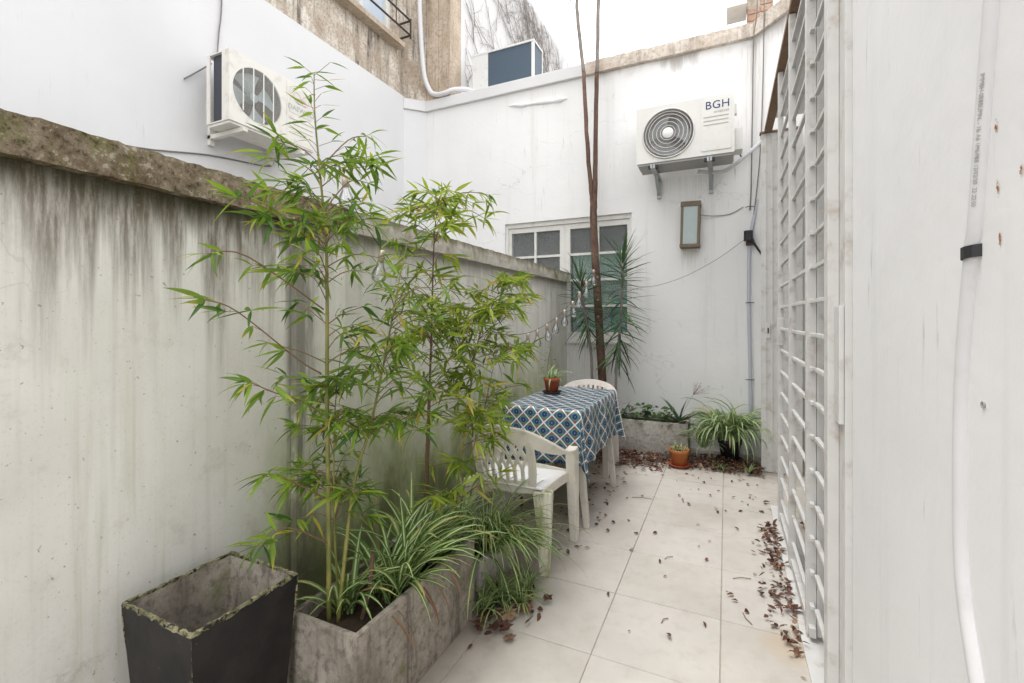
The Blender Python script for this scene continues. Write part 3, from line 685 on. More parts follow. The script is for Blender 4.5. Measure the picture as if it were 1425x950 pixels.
ob('valve_cover', MB().box(w/2+.001, w/2+.07, -.06, .10, -.22, -.02).mesh('valve_cover', bevel=.01), 'acshell', rt)
ob('handle', MB().box(w/2+.001, w/2+.022, -.08, -.02, .10, .19).mesh('handle', bevel=.006), 'acshell', rt)
ob('base_tray', MB().box(-w/2+.01, w/2-.01, -dp/2+.012, dp/2-.01, -h/2-.022, -h/2-.001), 'greyp', rt)
for xx in (-.27, .22):
    br = ob('bracket', MB().box(xx-.02, xx+.02, -dp/2-.03, .298, -.062, -.026).box(xx-.02, xx+.02, .27, .298, -.24, -.063).taper((xx, .27, -.21), (xx, .05, -.064), .03, .012, .03, .012), 'galv', ac)
    for k in range(5): ob('hole', MB().box(xx-.004, xx+.004, -dp/2-.032, -dp/2-.0302, -.058+.0065*k, -.0545+.0065*k), 'black', br)
    for sx in (-.027, .027): ob('rubber_foot', MB().box(xx+sx-.012+(.005 if sx > 0 else -.005), xx+sx+.012+(.005 if sx > 0 else -.005), -dp/2+.0, -dp/2+.05, -.05, -.024), 'black', br)
ap = thing('refrigerant_line', 'pale foam wrapped pipe curving from lettered unit to corner', 'pipe', (0, 4.86, 2.7))
ob('tube', MB().tube(spline([(-.25, -.06, .02), (-.05, -.03, .0), (.06, -.01, .05), (.2, 0, .16), (.3, 0, .245), (.42, -.08, .36)], 6), .019, 8).mesh('tube', True), 'foam', ap)
ob('tube', MB().tube(spline([(.10, -.10, .30), (.10, -.03, .20), (.13, -.01, .12)], 5), .006, 6), 'black', ap)

# older unit on the left wall (front faces +X)
w, dp, h = .76, .27, .52
ad = thing('air_conditioner', 'aged white air conditioner lettered DAEWOO on the bright side wall', 'air conditioner', (-3.435, 2.575, 2.765), R(90), 'outdoor air conditioner units')
ca = MB().box(-w/2, w/2, -dp/2+.012, dp/2, h/2-.008, h/2).box(-w/2, w/2, -dp/2+.012, dp/2, -h/2, -h/2+.008).box(w/2-.008, w/2, -dp/2+.012, dp/2, -h/2+.008, h/2-.008)
ca.box(-w/2, -w/2+.008, -dp/2+.012, -.045, -h/2+.008, h/2-.008).box(-w/2, -w/2+.008, dp/2-.04, dp/2, -h/2+.008, h/2-.008)
rt = ob('casing', ca, 'acold', ad, (0, 0, h/2))
ob('coil', MB().box(-w/2+.02, -w/2+.035, -.07, .08, -h/2+.01, h/2-.01), 'coildark', rt)
fc, fz, fr_ = -.15, .0, .205
ob('front_panel', plate_hole(w+.006, h+.006, fc, fz, fr_, -dp/2, -dp/2+.0115), 'acold', rt)
ob('fan_well', MB().lathe([(fr_+.006, -.12), (fr_-.004, .09), (.001, .095)], 48, (fc, 0, fz), 'y').mesh('fan_well', True), 'cable', rt)
ob('fan', fan_blades(.195, fc, -.055, fz, 4, .95), 'fan', rt)
gr = MB()
for k in range(-23, 24):
    z = k*.0088; x = math.sqrt(max(0, fr_**2-z*z)); gr.box(fc-x, fc+x, -dp/2-.004, -dp/2-.002, fz+z-.0008, fz+z+.0008)
ob('fan_grille', gr, 'acold', rt)
for xx in (-.13, -.045, .04, .125):
    z = math.sqrt(fr_**2-xx*xx); ob('grille_bar', MB().box(fc+xx-.004, fc+xx+.004, -dp/2-.009, -dp/2-.0045, -z, z), 'white', rt)
sp_ = ob('side_cover', rrect(MB(), .105, .375, -.25, .25, -dp/2-.004, -dp/2-.0005, .008), 'acold', rt)
for zz in (-.05, -.09, -.13, -.17): ob('vent_slot', MB().box(.12, .365, -dp/2-.0062, -dp/2-.0042, zz-.0025, zz+.0025), 'olivep', sp_)
ob('badge', rrect(MB(), .13, .36, .0, .215, -dp/2-.0065, -dp/2-.0042, .006), 'acshell', sp_)
text('lettering', 'DAEWOO', .058, 'olivep', sp_, (.245, -dp/2-.0072, .045), (R(90), 0, 0), .0006, 1.0)
em = MB()
for cx, cz, rx, rz, rot in ((.205, .14, .034, .048, .5), (.285, .14, .034, .048, -.5), (.245, .12, .05, .022, 0)):
    em.tube([(cx+rx*math.cos(a)*math.cos(rot)-rz*math.sin(a)*math.sin(rot), -dp/2-.0068, cz+rx*math.cos(a)*math.sin(rot)+rz*math.sin(a)*math.cos(rot)) for a in [6.2832*k/28 for k in range(29)]], .0032, 4, False)
ob('emblem', em, 'pinkp', sp_)
ob('base_tray', MB().box(-w/2+.01, w/2-.01, -dp/2+.012, dp/2-.01, -h/2-.02, -h/2-.001), 'acold', rt)
for xx in (-.27, .25): ob('bracket', MB().box(xx-.018, xx+.018, -dp/2-.02, .272, -.056, -.024).box(xx-.018, xx+.018, .24, .272, -.05, .24).box(xx-.018, xx+.018, .24, .272, -.10, -.057), 'acold', ad)
for lab, pts, mt_ in (('thin grey cable dropping from above to the aged unit', [(-3.70, 2.40, 4.8), (-3.695, 2.392, 3.872), (-3.695, 2.37, 3.6), (-3.68, 2.346, 3.40)], 'cable'),
                     ('loose cable end curving out from behind the aged unit', [(-3.69, 2.104, 3.098), (-3.68, 2.2, 3.20), (-3.66, 2.29, 3.30)], 'cable'),
                     ('grey cable running level along the side wall below aged unit', [(-3.70, 1.3, 2.44), (-3.70, 1.801, 2.483), (-3.70, 2.3, 2.59), (-3.70, 2.79, 2.65), (-3.68, 2.85, 2.70)], 'cable')):
    o = ob('cable', MB().tube(spline(pts, 5), .006, 6).mesh('cable', True), mt_); tag(o, lab, 'cable')

# unit on the parapet, seen from its coil side
pu = thing('air_conditioner', 'air conditioner with blue-grey coil sitting on the parapet', 'air conditioner', (-2.51, 5.27, 4.092), 0, 'outdoor air conditioner units')
w, dp, h = .84, .30, .56
ob('casing', MB().box(-w/2-.004, w/2+.004, -dp/2-.004, dp/2, h-.022, h).box(-w/2, w/2, -dp/2, dp/2, 0, .02).box(-w/2, -w/2+.22, -dp/2, dp/2, .02, h-.022).box(w/2-.03, w/2, -dp/2, -dp/2+.03, .02, h-.022).box(w/2-.02, w/2, dp/2-.02, dp/2, .02, h-.022).box(-w/2+.22, w/2-.02, dp/2-.02, dp/2, .02, h-.022), 'white', pu)
ob('coil', MB().box(-w/2+.221, w/2-.031, -dp/2+.008, -dp/2+.02, .021, h-.023), 'coil', pu)
ob('coil', MB().box(w/2-.02, w/2-.008, -dp/2+.031, dp/2-.021, .021, h-.023), 'coil', pu)
o = thing('drain_hose', 'white hose running down the ochre pier to parapet unit', 'hose', (0, 4.90, 4.0))
ob('tube', MB().tube(spline([(-3.53, -.10, 3.0), (-3.52, -.10, 1.4), (-3.49, -.06, .50), (-3.42, -.03, .21), (-3.33, -.01, .135), (-3.2, -.01, .125), (-3.08, .03, .16), (-2.98, .16, .20), (-2.9, .22, .17)], 7), .03, 10).mesh('tube', True), 'pvcw', o)

# brick pillar and grey unit over the right corner
bp = thing('brick_pillar', 'broken plaster and brick pillar rising behind the parapet corner', 'pillar', (.31, 5.36, 4.05))
random.seed(5)
box('core', 'copB', bp, -.115, .115, -.1, .1, 0, 2.2)
for k in range(16):
    for q in range(2):
        if random.random() < .8: ob('brick', MB().box(-.11+.113*q, -.004+.113*q, -.112, -.101, .12+k*.07, .178+k*.07).mesh('brick', bevel=.004, seg=1), 'brick', bp)
gu = thing('service_box', 'pale grey metal box fixed to the brick pillar against sky', 'box', (.11, 5.30, 4.47))
box('case', 'greyp' if False else 'white', gu, -.09, .08, -.13, .13, 0, .7, .01); box('lip', 'white', gu, -.105, .08, -.15, .15, -.03, -.002, .004)
box('knockout', 'galv', gu, .03, .05, -.134, -.1305, .12, .14)

# wall lamp, pipes and cables at the corner
wl = thing('wall_lamp', 'narrow bronze framed wall lantern with frosted glass on the back wall', 'lamp', (-.325, 4.945, 2.0))
ob('frame', MB().box(-.088, -.066, -.13, -.002, .03, .40).box(.066, .088, -.13, -.002, .03, .40).box(-.092, .092, -.135, -.002, .40, .445).box(-.092, .092, -.135, -.002, 0, .03).mesh('frame'), 'bronze', wl)
ob('pane', MB().box(-.0655, .0655, -.122, -.116, .031, .399), 'lampglass', wl)
ob('back_plate', MB().box(-.0655, .0655, -.02, -.003, .031, .399), 'bronze', wl)
wl.rotation_euler = (0, R(1.5), 0)
for lab, pts, r, mt_ in (('thin cable sagging from the wall lantern to the corner', [(-.235, 4.90, 2.32), (-.12, 4.93, 2.305), (.03, 4.94, 2.31), (.15, 4.94, 2.37)], .004, 'cable'),
        ('dark cable hanging down the corner from the parapet', [(.265, 4.865, 4.9), (.262, 4.865, 4.2), (.235, 4.905, 3.9), (.225, 4.92, 3.2), (.215, 4.93, 2.55), (.205, 4.935, 2.33)], .006, 'cable'),
        ('second grey cable hanging in the splayed corner', [(.318, 4.79, 4.9), (.315, 4.79, 4.15), (.31, 4.84, 3.6), (.29, 4.86, 2.9), (.25, 4.90, 2.40), (.215, 4.925, 2.15)], .005, 'cable'),
        ('thin wire strung from tree trunk to the black junction box', [(-1.18, 4.64, 1.80), (-.8, 4.72, 1.62), (-.45, 4.80, 1.68), (-.1, 4.87, 1.86), (.17, 4.91, 2.06)], .0025, 'cable')):
    o = ob('cable', MB().tube(spline(pts, 6), r, 5).mesh('cable', True), mt_); tag(o, lab, 'cable')
vp = thing('wall_conduit', 'grey plastic pipe running down the corner behind spider plant', 'pipe', (.2, 4.925, 0))
ob('tube', MB().tube(spline([(.075, -.015, 2.42), (.06, -.01, 2.35), (.01, 0, 2.1), (-.002, 0, 1.9), (-.005, 0, 1.4), (.005, 0, .9), (.012, 0, .02)], 6), .016, 10).mesh('tube', True), 'pvc', vp)
for zz in (2.36, 1.45, .72): ob('clip', MB().tube([(-.03, .01, zz), (-.02, -.017, zz), (.022, -.018, zz), (.04, .01, zz)], .004, 5), 'iron', vp)
jb_ = thing('junction_box', 'small black cable box hanging on the corner conduit', 'junction box', (.19, 4.90, 2.03))
ob('case', MB().prism([(-.04*math.cos(q*1.0472), -.012-.03*math.sin(q*1.0472)) for q in range(6)], .0, .10).mesh('case', bevel=.006), 'black', jb_)
ob('plug', MB().tube([(.03, -.02, .02), (.05, -.02, -.03), (.12, -.02, -.15)], [.012, .011, .008], 8), 'black', jb_); ob('clamp', MB().box(-.02, .04, -.012, .012, -.04, -.002), 'iron', jb_)
gp = thing('glass_screen', 'clear green edged glass screen above the mossy coping', 'glass screen', (-2.3, .45, 0))
ob('pane', MB().box(-.005, .005, -.55, .168, 1.0, 2.38).mesh('pane', bevel=.001), 'edgeglass', gp); ob('edge_strip', MB().box(-.007, .007, .1685, .176, 1.0, 2.38), plain('dark_green_edge', (.03, .07, .06), .2, .5, .1), gp)

# ---------------------------------------------------------------- table, cloth, chairs
tx0, tx1, ty0, ty1, TZ = -1.31, -.80, 2.71, 3.64, .735
tb_ = thing('garden_table', 'small white resin table hidden under the patterned cloth', 'table', ((tx0+tx1)/2, (ty0+ty1)/2, 0))
hx, hy = (tx1-tx0)/2-.012, (ty1-ty0)/2-.012
box('table_top', 'tleg', tb_, -hx, hx, -hy, hy, TZ-.04, TZ-.004, .008)
for sx in (-1, 1):
    for sy in (-1, 1): ob('leg', MB().taper((sx*(hx+.030), sy*(hy-.07), 0), (sx*(hx-.045), sy*(hy-.07), TZ-.041), .036, .036, .056, .056).mesh('leg', bevel=.008), 'tleg', tb_)
cl_ = MB(); oh = .335; N = 90; W2, D2 = (tx1-tx0)/2, (ty1-ty0)/2; cl_.uv = []
for j in range(N+1):
    for i in range(N+1):
        s = -(W2+oh)+2*(W2+oh)*i/N; t = -(D2+oh)+2*(D2+oh)*j/N
        px, py = max(-W2, min(W2, s)), max(-D2, min(D2, t)); ox, oy = s-px, t-py; r = math.hypot(ox, oy)
        if r < 1e-6: x, y, z = px, py, .0016*math.sin(s*19+1+2*t)*math.sin(t*17-s*6)+.0012*math.sin(s*47+t*29)
        else:
            ux, uy = ox/r, oy/r
            corner = min(abs(ox), abs(oy))/(r+1e-6)           # 0 on sides .. .707 mid-corner
            along = (py if abs(ox) > abs(oy) else px)
            rip = math.sin(along*17+1.3+math.sin(along*5))*.013+math.sin(along*37+.4)*.006+math.sin(along*7+r*9)*.008
            edge = .012*(1-math.exp(-r/.012))
            out = edge+r*(.035+.16*corner**1.5)+rip*min(1, r/.12)*(1-corner)
            ph = math.atan2(abs(oy), abs(ox)); out += corner*r*.20*math.cos(ph*6+.5)
            if abs(ox) > 0 and abs(oy) > 0:                    # gather corner cloth into a hanging fold
                sxs, sys_ = math.copysign(1, ox), math.copysign(1, oy)
                cs = math.cos(ph); 
                ux, uy = sxs*(cs*.75+.18), sys_*(math.sin(ph)*.75+.18)
            x, y = px+ux*out, py+uy*out; z = -r*(.985-.20*corner)
        cl_.v.append((x, y, z)); cl_.uv.append((s+.02, t+.01))
for j in range(N):
    for i in range(N): a = j*(N+1)+i; cl_.f.append((a, a+1, a+N+2, a+N+1))
o = ob('tablecloth', cl_.mesh('tablecloth', True), 'cloth'); o.location = ((tx0+tx1)/2, (ty0+ty1)/2, TZ+.003); tag(o, 'blue and red diamond patterned cloth draped over the garden table', 'tablecloth')
md = o.modifiers.new('thick', 'SOLIDIFY'); md.thickness = .0015; md.offset = 1

def make_chair(label, loc, rz, lattice, mats):
    bm_, sm, lm = mats
    c = thing('garden_chair', label, 'chair', loc, rz, 'white resin chairs at the table')
    def B(s, z):   # back surface
        k = (z-.42)/.30; return Vector((s*(1+.08*k), -.205-.085*k+.9*s*s*(.6+.6*k), z))
    # seat with slots
    sx_ = [-.225, -.20]; e = -.15
    slots = []
    while e < .16: sx_ += [e-.005, e+.005]; slots.append(len(sx_)-2); e += .06
    sx_ += [.20, .225]; sy_ = [-.215, -.19, -.15, -.09, -.03, .03, .08, .12, .15, .17, .18]
    m = MB(); nx = len(sx_)
    for y in sy_:
        for x in sx_:
            wd = 1+.10*(y+.2)/.4
            m.v.append((x*wd, y, .425-.018*(1-(x/.225)**2)*(1-((y-.0)/.24)**2)-(.02 if y > .175 else 0)-max(0, (y-.11))*.12+max(0, -y-.15)*.1))
    for j in range(len(sy_)-1):
        for i in range(nx-1):
            if i in slots and 1 <= j <= 3: continue
            q = j*nx+i; m.f.append((q, q+1, q+nx+1, q+nx))
    so_ = ob('seat', m.mesh('seat', True), sm, c); s_ = so_.modifiers.new('t', 'SOLIDIFY'); s_.thickness = .006
    # apron
    ap_ = MB(); per = [(-.228, -.212), (.228, -.212), (.245, .181), (-.245, .181)]
    for i in range(4):
        if i == 0: continue
        a, b = per[i], per[(i+1) % 4]; d = Vector((b[0]-a[0], b[1]-a[1], 0)).normalized(); n = Vector((d.y, -d.x, 0))*.004
        pts = [Vector((a[0]+(b[0]-a[0])*k/8, a[1]+(b[1]-a[1])*k/8, .393+(.012*math.sin(math.pi*k/8)))) for k in range(9)]
        ap_.sweep(pts, [(0, 0, .026)]*9, [tuple(n)]*9)
    ob('apron', ap_, bm_, c)
    # legs
    for s in (-1, 1):
        rl = MB().sweep([(s*.255, -.235, 0), (s*.246, -.222, .15), (s*.236, -.205, .30), (s*.222, -.188, .415)], [(.026, .006, 0), (.033, .007, 0), (.042, .008, 0), (.052, .008, 0)], [(-.006, .022, 0), (-.006, .026, 0), (-.008, .032, 0), (-.008, .036, 0)])
        ob('leg', rl.mesh('leg', bevel=.007), lm, c)
        fl_ = MB().sweep([(s*.262, .195, 0), (s*.258, .185, .2), (s*.257, .172, .40), (s*.259, .158, .556)], [(.022, 0, 0), (.026, 0, 0), (.028, 0, 0), (.028, 0, 0)], [(0, .024, 0), (0, .030, 0), (0, .038, 0), (0, .044, 0)])
        ob('leg', fl_.mesh('leg', bevel=.007), bm_, c)
    # continuous top rail and arms
    ctl = [((-.262, .178, .562), 0), ((-.270, .10, .560), 0), ((-.275, -.02, .580), .15), ((-.262, -.125, .620), .45), ((-.225, -.215, .665), .75), ((-.15, -.265, .703), .95), ((0, -.295, .722), 1)]
    ctl = ctl+[((-p[0], p[1], p[2]), q) for p, q in reversed(ctl[:-1])]
    P = spline([p for p, q in ctl], 4); Q = []
    for i in range(len(ctl)-1): Q += [ctl[i][1]+(ctl[i+1][1]-ctl[i][1])*k/4 for k in range(4)]
    Q.append(0); wv, tv = [], []
    for i, p in enumerate(P):
        d = (P[min(i+1, len(P)-1)]-P[max(i-1, 0)]).normalized(); hv = d.cross(Vector((0, 0, 1))).normalized()
        a = Q[i]*math.pi/2*.85; wd = (hv*math.cos(a)+d.cross(hv).normalized()*math.sin(a)*-1); th = d.cross(wd).normalized()
        hwd = .028+(.016 if lattice else .0)*Q[i]
        wv.append(tuple(wd*hwd)); tv.append(tuple(th*.009))
    ob('arm_rail', MB().sweep(P, wv, tv).mesh('arm_rail', bevel=.005), bm_, c)
    # back frame
    def strip(m, pts, hw, th=.006):
        w_, t_ = [], []
        for i, p in enumerate(pts):
            d = (pts[min(i+1, len(pts)-1)]-pts[max(i-1, 0)]).normalized(); sd = d.cross(Vector((0, 1, 0))).normalized()
            w_.append(tuple(sd*hw)); t_.append(tuple(d.cross(sd)*th))
        m.sweep(pts, w_, t_)
    for s in (-1, 1):
        m = MB(); strip(m, [B(s*(.155+.012*math.sin(k/6*3.14)), .395+.29*k/6) for k in range(7)], .022, .009); ob('back_stile', m.mesh('back_stile', bevel=.004), bm_, c)
    m = MB(); strip(m, [B(-.17+.34*k/8, .415+.012*(1-math.sin(3.14*k/8))) for k in range(9)], .034, .008); ob('back_rail', m.mesh('back_rail', bevel=.004), bm_, c)
    if lattice:
        for k in range(6):
            s0 = -.112+.0448*k
            for sg in (-1, 1):
                m = MB(); pts = []
                for q in range(13):
                    z = .44+.255*q/12; off = 0 if z < .50 else sg*.0224*math.sin((z-.50)/.0475*math.pi/2) if False else 0
                    if z > .525: off = sg*.0224*(1-math.cos((z-.525)/.055*math.pi))/2
                    pts.append(B(max(-.15, min(.15, s0+off)), z))
                if sg == 1: pts = [p+Vector((0, .0025, 0)) for p in pts]
                strip(m, pts, .0095 if sg == 1 else .009, .005); ob('slat', m, bm_, c)
    else:
        for k in range(7):
            s0 = -.12+.04*k; m = MB(); strip(m, [B(s0*(.75+.35*q/6), .44+.26*q/6) for q in range(7)], .0125, .006); ob('slat', m, bm_, c)
    c.scale = (.96, .96, .98)
    return c
make_chair('weathered white resin armchair with lattice back and mossy legs by long planter', (-1.065, 2.43, 0), R(-3), True, ('chair', 'seat', 'chairleg'))
make_chair('cream resin armchair behind the table facing the clothed table', (-1.14, 3.93, .0), R(180), False, ('chair2', 'chair2', 'chair2'))

# ---------------------------------------------------------------- planters
bk = thing('tall_planter', 'tall black painted square planter with chipped mossy rim, empty', 'planter', (-1.385, .875, 0))
a, c_, t, H = .160, .160, .009, .5
def frus(r0x, r0y, r1x, r1y, z0, z1): return [(sx*r0x, sy*r0y, z0) for sx, sy in ((-1, -1), (1, -1), (1, 1), (-1, 1))]+[(sx*r1x, sy*r1y, z1) for sx, sy in ((-1, -1), (1, -1), (1, 1), (-1, 1))]
m = MB(); m.v = frus(a*.80, c_*.80, a, c_, 0, H-.006); m.f = [(0, 3, 2, 1)]+[(i, (i+1) % 4, 4+(i+1) % 4, 4+i) for i in range(4)]
ob('outer_wall', m.mesh('outer_wall'), 'bplanter', bk)
m = MB(); m.v = frus(a*.72, c_*.72, a-t-.002, c_-t-.002, .16, H-.008); m.f = [(0, 1, 2, 3)]+[(i, 4+i, 4+(i+1) % 4, (i+1) % 4) for i in range(4)]
ob('inner_wall', m.mesh('inner_wall'), 'concrete', bk)
random.seed(21); m = MB(); n = 22; lo = []
def perim(hx_, hy_):
    out = []
    for (p, q) in (((-hx_, -hy_), (hx_, -hy_)), ((hx_, -hy_), (hx_, hy_)), ((hx_, hy_), (-hx_, hy_)), ((-hx_, hy_), (-hx_, -hy_))):
        out += [(p[0]+(q[0]-p[0])*k/n, p[1]+(q[1]-p[1])*k/n) for k in range(n)]
    return out
po, pi_ = perim(a, c_), perim(a-t, c_-t); k4 = len(po)
for (x, y) in po: m.v.append((x+rf(-.0008, .0018)*(1 if x > 0 else -1), y+rf(-.0008, .0018)*(1 if y > 0 else -1), H-.006-rf(0, .008)))
for (x, y) in po: m.v.append((x*.995+rf(-.001, .001), y*.995+rf(-.001, .001), H+rf(-.003, .002)))
for (x, y) in pi_: m.v.append((x+rf(-.002, .002), y+rf(-.002, .002), H+rf(-.003, .002)))
for (x, y) in pi_: m.v.append((x, y, H-.012))
for L_ in range(3):
    for i in range(k4): m.f.append((L_*k4+i, L_*k4+(i+1) % k4, (L_+1)*k4+(i+1) % k4, (L_+1)*k4+i))
ob('rim', m, 'rim', bk)
box('soil', 'soil', bk, -a*.74, a*.74, -c_*.74, c_*.74, .155, .175)
for sx, sy in ((1, -1), (1, 1), (-1, -1)):
    m = MB(); pts = [Vector((sx*(a*.80+(a*.2)*k/12), sy*(c_*.80+(c_*.2)*k/12), H*.97*k/12)) for k in range(13)]
    m.tube(pts, [max(.0003, rf(-.002, .0034)) for _ in pts], 5); ob('worn_edge', m, 'rim', bk)

def trough(name, label, loc, wx, ly, H, t, mat, soilz, rz=0):
    g = thing(name, label, 'planter', loc, rz)
    m = MB().box(-wx/2, -wx/2+t, -ly/2, ly/2, 0, H).box(wx/2-t, wx/2, -ly/2, ly/2, 0, H).box(-wx/2+t, wx/2-t, -ly/2, -ly/2+t, 0, H-.001).box(-wx/2+t, wx/2-t, ly/2-t, ly/2, 0, H-.001)
    ob('trough_wall', m.mesh('trough_wall', bevel=.003, seg=2), mat, g)
    s = MB(); nx, ny = 8, max(8, int(ly/.04)); r = random.Random(len(label))
    for j in range(ny+1):
        for i in range(nx+1): s.v.append((-wx/2+t+.001+(wx-2*t-.002)*i/nx, -ly/2+t+.001+(ly-2*t-.002)*j/ny, soilz+r.uniform(-.012, .018)))
    for j in range(ny):
        for i in range(nx): q = j*(nx+1)+i; s.f.append((q, q+1, q+nx+2, q+nx+1))
    ob('soil', s.mesh('soil', True), 'soil', g); return g
trough('trough_planter', 'long grey concrete trough planter holding the bamboo', (-1.14, 1.405, 0), .285, .71, .35, .018, 'concrete', .29)
trough('trough_planter', 'low concrete trough buried in striped leaves behind bamboo planter', (-1.15, 2.03, 0), .27, .38, .19, .02, 'concrete2', .15)
trough('trough_planter', 'pale concrete trough planter below the window at back wall', (-.83, 4.70, 0), 1.02, .36, .325, .025, 'concrete2', .27, 0)

# ---------------------------------------------------------------- leaves and plants
CACHE = {}
def leafmesh(key, nvar, **kw):
    if key not in CACHE:
        r = random.Random(hash(key) % 1000 if False else sum(map(ord, key))); out = []
        for i in range(nvar):
            a = {k: (r.uniform(*v) if isinstance(v, tuple) else v) for k, v in kw.items() if k != 'matl'}
            me = MB().leaf(**a).mesh('leaf', True); me.materials.append(M[kw['matl']]); out.append(me)
        CACHE[key] = out
    return CACHE[key]
def orient(p, d, roll=0., sc=1.):
    d = Vector(d).normalized(); up = Vector((0, 0, 1))
    x = d.cross(up)
    if x.length < .05: x = Vector((1, 0, 0))
    x.normalize(); z = x.cross(d)
    m = Matrix((x, d, z)).transposed().to_4x4() @ Matrix.Rotation(roll, 4, 'Y') @ Matrix.Scale(sc, 4)
    m.translation = Vector(p); return m

def spider(label, loc, n, key, lmin, lmax, az=(0, 360), lift=(.5, 1.35), group=None, mat='spider', dry=0, wid=.0155, spread=.03, bias=None, droop=(.7, 1.35)):
    g = thing('spider_plant', label, 'plant', loc, 0, group)
    ms = leafmesh(key, 12, L=.36, Wd=(wid*.75, wid*1.15), droop=droop, fold=.3, nseg=8, shape='strap', lift=(lift[0], lift[1]), twist=(-.7, .7), matl=mat)
    for i in range(n):
        a = R(rf(*az)) if bias is None or random.random() < .45 else R(random.gauss(*bias))
        o = ob('leaf', random.choice(ms), None, g, (rf(-spread, spread), rf(-spread, spread), rf(-.01, .01)))
        s = rf(lmin, lmax)/.36; o.scale = (.6+.4*s, s, s); o.rotation_euler = (rf(-.25, .25), 0, a-R(90))
    for i in range(dry):
        o = ob('dry_leaf', random.choice(leafmesh('dry', 5, L=.17, Wd=.008, droop=(.5, .9), fold=.4, nseg=6, shape='strap', lift=.1, twist=(-2, 2), matl='dryleaf')), None, g, (rf(.07, .1), rf(-.2, .2), rf(.03, .05)))
        o.rotation_euler = (rf(-.9, -.5), 0, R(-90)+rf(-.2, .2))
    return g
random.seed(31)
# bamboo
def bamboo(label, base, culms, brs, rng, nrand, lmat, seed, xlim=-1.56, Lsc=1.0, blen=(.12, .27), dense=1.0, cmat='culm', cut=300, top=0):
    random.seed(seed)
    g = thing('bamboo_plant', label, 'plant', base, 0, 'bamboo growing in the trough planter'); b = Vector(base)
    key = 'bam'+lmat; ms = leafmesh(key, 9, L=(.085, .12), Wd=(.0115, .0165), droop=(.0, .55), fold=(.05, .7), nseg=5, shape='lance', twist=(-.9, .9), matl=lmat)
    L = []
    def fan(p, d, n):
        az0 = math.atan2(d.y, d.x)
        for i in range(n):
            az = az0+rf(-1.6, 1.6); el = rf(-.95, .55)
            L.append((p, Vector((math.cos(az)*math.cos(el), math.sin(az)*math.cos(el), math.sin(el))), rf(.75, 1.3)*Lsc))
    tw = MB()
    def branch(pts, r=.0022):
        P = spline(pts, 5); tw.tube([p-b for p in P], [r*(1-.6*i/len(P)) for i in range(len(P))], 4)
        n = len(P)
        for i in range(int(n*.35), n-1):
            if random.random() < .62*dense:
                d = (P[i+1]-P[i]).normalized(); sd = d.cross(Vector((0, 0, 1))).normalized()*random.choice((-1, 1))
                q = P[i]+(d*.5+sd*.8+Vector((0, 0, rf(-.3, .4)))).normalized()*rf(.01, .045)
                tw.tube([P[i]-b, q-b], .0008, 3, False); fan(q, (q-P[i]).normalized()+d*.4, random.choice((1, 2, 2, 3, 4)))
        fan(P[-1], (P[-1]-P[-2]).normalized(), random.choice((3, 4, 5)))
    for k, (pts, r) in enumerate(culms):
        P = spline(pts, 8); rr = [r*(1-.85*i/len(P)) for i in range(len(P))]
        m = MB().tube([p-b for p in P], rr, 8)
        for i in range(3, len(P)-2, 4): m.tube([P[i]-b-Vector((0, 0, .002)), P[i]-b+Vector((0, 0, .002))], rr[i]*1.22, 8)
        ob('culm', m.mesh('culm', True), cmat, g)
        for q in range(int(nrand*(1 if k == 0 else .75))):
            i = random.randint(int(len(P)*rng[0]), int(len(P)*rng[1])-1); p = P[i]; hgt = i/len(P)
            az = rf(0, 6.283); l = rf(*blen)*(1.15-.55*abs(hgt-.45))
            d1 = Vector((math.cos(az), math.sin(az), rf(.35, 1.0))).normalized(); d2 = Vector((math.cos(az), math.sin(az), rf(-.25, .35))).normalized()
            e = p+d1*l*.5+d2*l*.55
            if e.x < xlim+.06: continue
            branch([p, p+d1*l*.5, e])
        if k == 0 and top:
            for q in range(top):
                f = .74+.25*q/top; p = P[int(len(P)*f)]; az = q*2.4+rf(-.4, .4); d = Vector((math.cos(az), math.sin(az), rf(.3, .9))).normalized(); e = p+d*rf(.02, .07)
                tw.tube([p-b, e-b], .0009, 3, False)
                for _ in range(random.choice((1, 1, 2))):
                    a2 = az+rf(-.9, .9); el = rf(-.45, .55); L.append((e, Vector((math.cos(a2)*math.cos(el), math.sin(a2)*math.cos(el), math.sin(el))), rf(.55, .85)))
            fan(P[-1], Vector((0, .3, 1)), 3)
        else: branch([P[-3], P[-1]], .0015)
    for pts in brs: branch(pts, .003)
    ob('twigs', tw, 'twig', g)['kind'] = 'stuff'
    L = [q for q in L if q[0].x+q[1].x*.08 > xlim and q[0].z > .2]
    random.shuffle(L)
    for p, d, s in L[:cut]: ob('leaf', random.choice(ms), None, g, None, orient(p-b, d, random.gauss(0, .55), s))
    if len(L) > cut:
        m = MB()
        for p, d, s in L[cut:]: m.leaf(L=rf(.085, .12), Wd=rf(.0115, .0165), droop=rf(.08, .42), fold=rf(.15, .5), nseg=4, shape='lance', rnd=random.random(), mat=orient(p-b, d, random.gauss(0, .55), s))
        o = ob('foliage', m.mesh('foliage', True), lmat, g); o['kind'] = 'stuff'
    print('bamboo', len(L)); return g
